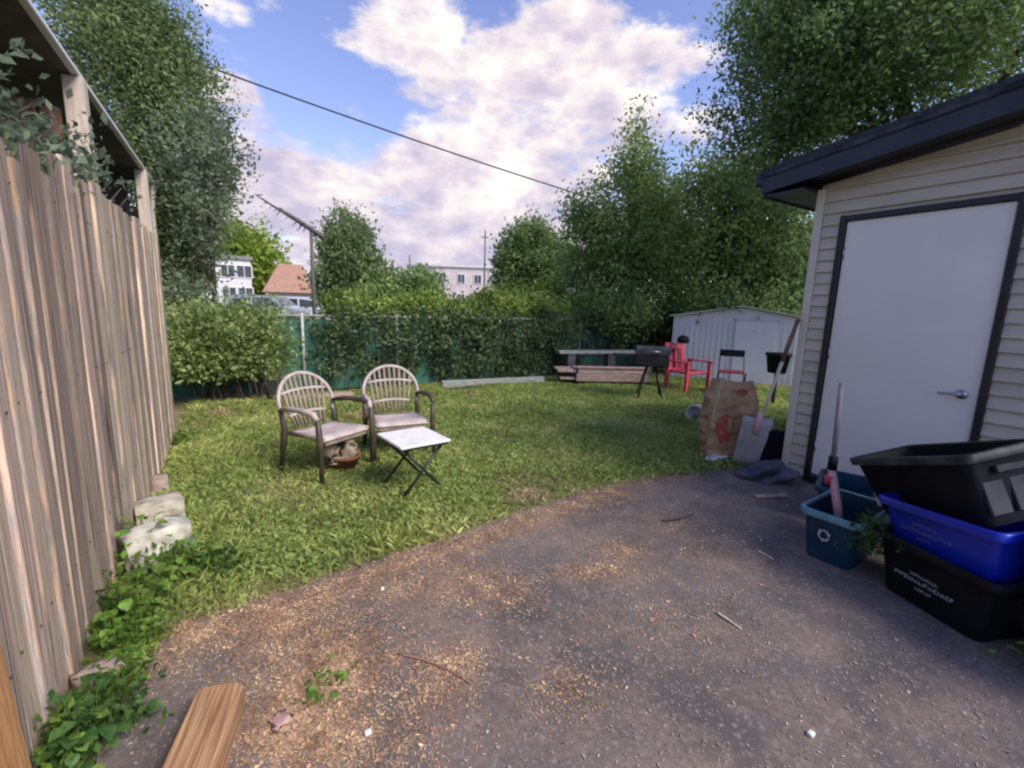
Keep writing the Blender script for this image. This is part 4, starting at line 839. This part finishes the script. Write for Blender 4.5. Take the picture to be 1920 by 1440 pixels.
# ------------------------------------------------------------------ recycling bins
def crate(name, label, p, rz, lx, ly, h, mat, rimm, tap=.06, rot=None, grp='plastic recycling bins by the shed door', wall=.012, ribs=True):
    t = thing(name, label, 'bin', p, rz, grp)
    if rot: t.rotation_euler = rot
    def ringp(sx, sy, z, r=.04):
        q = []
        for (cx_, cy_, a0) in ((sx-r, sy-r, 0), (-sx+r, sy-r, 90), (-sx+r, -sy+r, 180), (sx-r, -sy+r, 270)):
            for k in range(4): a = rad(a0+30*k); q.append((cx_+r*math.cos(a), cy_+r*math.sin(a), z))
        return q
    R = [ringp(lx/2-tap, ly/2-tap, 0), ringp(lx/2-tap*.35, ly/2-tap*.35, h*.72), ringp(lx/2-.01, ly/2-.01, h*.93), ringp(lx/2-.002, ly/2-.002, h), ringp(lx/2-.002-wall, ly/2-.002-wall, h), ringp(lx/2-tap-wall, ly/2-tap-wall, .015)]
    V = [p for r_ in R for p in r_]; n_ = 16; F = [tuple(range(n_-1, -1, -1))]
    for j in range(len(R)-1):
        for i in range(n_): F.append((j*n_+i, j*n_+(i+1) % n_, (j+1)*n_+(i+1) % n_, (j+1)*n_+i))
    F.append(tuple((len(R)-1)*n_+i for i in range(n_)))
    b = MB().add(V, F).build('body', mat, t, True)
    ed = b.modifiers.new('split', 'EDGE_SPLIT'); ed.split_angle = rad(50)
    rm_ = MB(); Ro = [ringp(lx/2+.012, ly/2+.012, h-.035, .045), ringp(lx/2+.016, ly/2+.016, h+.002, .045), ringp(lx/2+.006, ly/2+.006, h+.008, .045), ringp(lx/2-.004, ly/2-.004, h+.003, .04)]
    V = [p for r_ in Ro for p in r_]; F = []
    for j in range(3):
        for i in range(n_): F.append((j*n_+i, j*n_+(i+1) % n_, (j+1)*n_+(i+1) % n_, (j+1)*n_+i))
    rm_.add(V, F).build('rim', rimm, t, True)
    if ribs:
        for sx in (-1, 1):
            hb2 = MB().box(sx*(lx/2-.004)-.008, sx*(lx/2-.004)+.012, -.07, .07, h*.70, h*.80, .004).build('handle', rimm, t)
    return t
def lettering(t, face_x, yc, z, rows, mat, slope=0, hh=.02):
    # rows of small unreadable printed characters on the face whose outward normal is local -Y ; face_x = local y of the face at height z
    m = MB(); rn = random.Random(3)
    for (dz, w, hgt) in rows:
        x_ = yc-w/2
        while x_ < yc+w/2:
            cw = rn.uniform(.6, 1.1)*hgt*.75
            yy = face_x(z+dz)-.0018
            y2 = face_x(z+dz+hgt)-.0018
            th = hgt*.2
            def q(a0, a1, b0, b1): m.add([(x_+a0*cw, yy+(y2-yy)*b0, z+dz+b0*hgt), (x_+a1*cw, yy+(y2-yy)*b0, z+dz+b0*hgt), (x_+a1*cw, yy+(y2-yy)*b1, z+dz+b1*hgt), (x_+a0*cw, yy+(y2-yy)*b1, z+dz+b1*hgt)], [(0, 1, 2, 3)])
            k = rn.randrange(4)
            q(0, .28, 0, 1)
            if k in (0, 2): q(.281, 1, .76, 1)
            if k in (1, 2): q(.281, 1, 0, .24)
            if k in (0, 3): q(.281, .8, .4, .6)
            if k == 3: q(.72, 1, 0, .399)
            x_ += cw*1.3
    o = m.build('lettering', mat, t); o['kind'] = 'stuff'; return o
# local frame of the stack: long side (with print) faces local -Y -> world -X ; rotation z = -90deg plus a little
RZ = math.atan2(.4-.92, 2.77-2.96)      # direction of the long side going right in the picture
b1 = crate('recycling_bin', 'black recycling bin with white print at the bottom of the stack', (3.03, .60, .028), RZ, .53, .43, .32, MT['blk'], MT['blk'], .05)
b1.location = Vector((2.79, .665, .028))+Vector((math.cos(RZ+math.pi/2), math.sin(RZ+math.pi/2), 0))*.20
lettering(b1, lambda z: -.215+.05*(1-z/.32*.9), -.02, .09, [(.07, .12, .016), (.035, .27, .020), (.0, .07, .014)], MT['print'])
b2 = crate('recycling_bin', 'dark blue recycling bin stacked on the black printed bin', (0, 0, 0), RZ, .52, .42, .25, MT['blue'], MT['blue'], .045)
b2.location = b1.location+Vector((.01, .0, .262)); b2.rotation_euler = (0, rad(-5), RZ)
lettering(b2, lambda z: -.21+.045*(1-z/.25*.9), -.05, .075, [(.075, .10, .018), (.04, .22, .02), (.005, .07, .016)], MT['printb'])
b3 = crate('storage_tote', 'black tote lying tilted on top of the blue recycling bin', (0, 0, 0), RZ, .67, .38, .33, MT['blk'], MT['blkrim'], .05)
b3.location = (3.075, .671, .475); b3.rotation_euler = (rad(12.9), rad(-20), rad(-120.3))
MB().box(.296, .312, -.13, -.03, .05, .25, .004).build('side_panel', MT['blkside'], b3); MB().box(.296, .312, .0, .12, .05, .25, .004).build('side_panel', MT['blkside'], b3)
b4 = crate('recycling_bin', 'bright blue recycling bin at the right edge of the picture', (0, 0, 0), RZ, .55, .40, .30, MT['blueb'], MT['blueb'], .045)
b4.location = (2.86, .05, .30)
b4b = crate('recycling_bin', 'dark bin underneath the bright blue bin at the right edge', (2.90, .03, .028), RZ, .55, .40, .28, MT['blkside'], MT['blk'], .045)
b5 = crate('recycling_bin', 'teal recycling bin holding a long tool beside the shed door', (3.09, 1.14, .028), rad(4), .50, .30, .30, MT['teal'], MT['tealrim'], .035, ribs=False)
# recycling emblem on its -X face
em = MB()
for k in range(3):
    a0 = rad(90+120*k)
    pts2 = [(math.cos(a0+rad(q))*.028, math.sin(a0+rad(q))*.033) for q in (-20, 25, 65)]
    for i in range(2):
        (u0, v0), (u1, v1) = pts2[i], pts2[i+1]; em.add([(0, u0*.72, v0*.72), (0, u1*.72, v1*.72), (0, u1*1.15, v1*1.15), (0, u0*1.15, v0*1.15)], [(0, 1, 2, 3)])
    (u0, v0) = pts2[2]; (u1, v1) = (math.cos(a0+rad(92))*.029, math.sin(a0+rad(92))*.034); em.add([(0, u0*.5, v0*.5), (0, u0*1.4, v0*1.4), (0, u1, v1)], [(0, 1, 2)])
em.build('recycling_emblem', MT['print'], b5, loc=(-.246, .02, .17), rot=(0, rad(-4.5), 0))
b6 = crate('recycling_bin', 'dark teal bin tucked behind the teal bin against the wall', (3.62, 1.36, .028), rad(20), .46, .32, .27, MT['teal'], MT['teal'], .03)
# tool standing in the teal bin
tl_ = thing('garden_tool', 'grey shafted garden tool with pink grip standing in the teal bin', 'tool', (3.02, 1.12, .06))
tp_ = at(1578, 718, 3.36)-tl_.location; md = at(1562, 865, 3.28)-tl_.location; lw_ = Vector((.0, -.0, .0))
MB().tube([md, tp_], .0155, 8).build('shaft', MT['shaft'], tl_, True); MB().tube([md-Vector((0, 0, .05)), md+Vector((0, 0, .03))], .026, 10).build('collar', MT['blk'], tl_, True)
MB().tube([lw_, (md-Vector((0, 0, .12))+lw_)/2+Vector((0, -.01, .05)), md-Vector((0, 0, .05))], [.018, .024, .022], 8).build('grip', MT['pink'], tl_, True); MB().tube([md-Vector((0, 0, .14)), md-Vector((0, 0, .09))], .032, 10).build('guard', MT['red'], tl_, True)
pl = thing('pink_paddle', 'flat pale pink scoop lying on the teal bin by the black tote', 'scoop', (3.30, .98, .36)); MB().box(-.09, .09, -.045, .045, 0, .012, .005).build('scoop', MT['pink'], pl, rot=(rad(12), rad(-8), rad(-60)))
wv_ = weed('green weeds sprouting between the teal bin and the bin stack', (2.88, .93, .20), .07, .22, 26, .045, 'weedd', 160); wv_['group'] = 'weeds around the bins'
wv_ = weed('dry weed stalks at the right edge below the bright blue bin', (2.68, .26, .03), .06, .20, 14, .035, 'weed', 60); wv_['group'] = 'weeds around the bins'
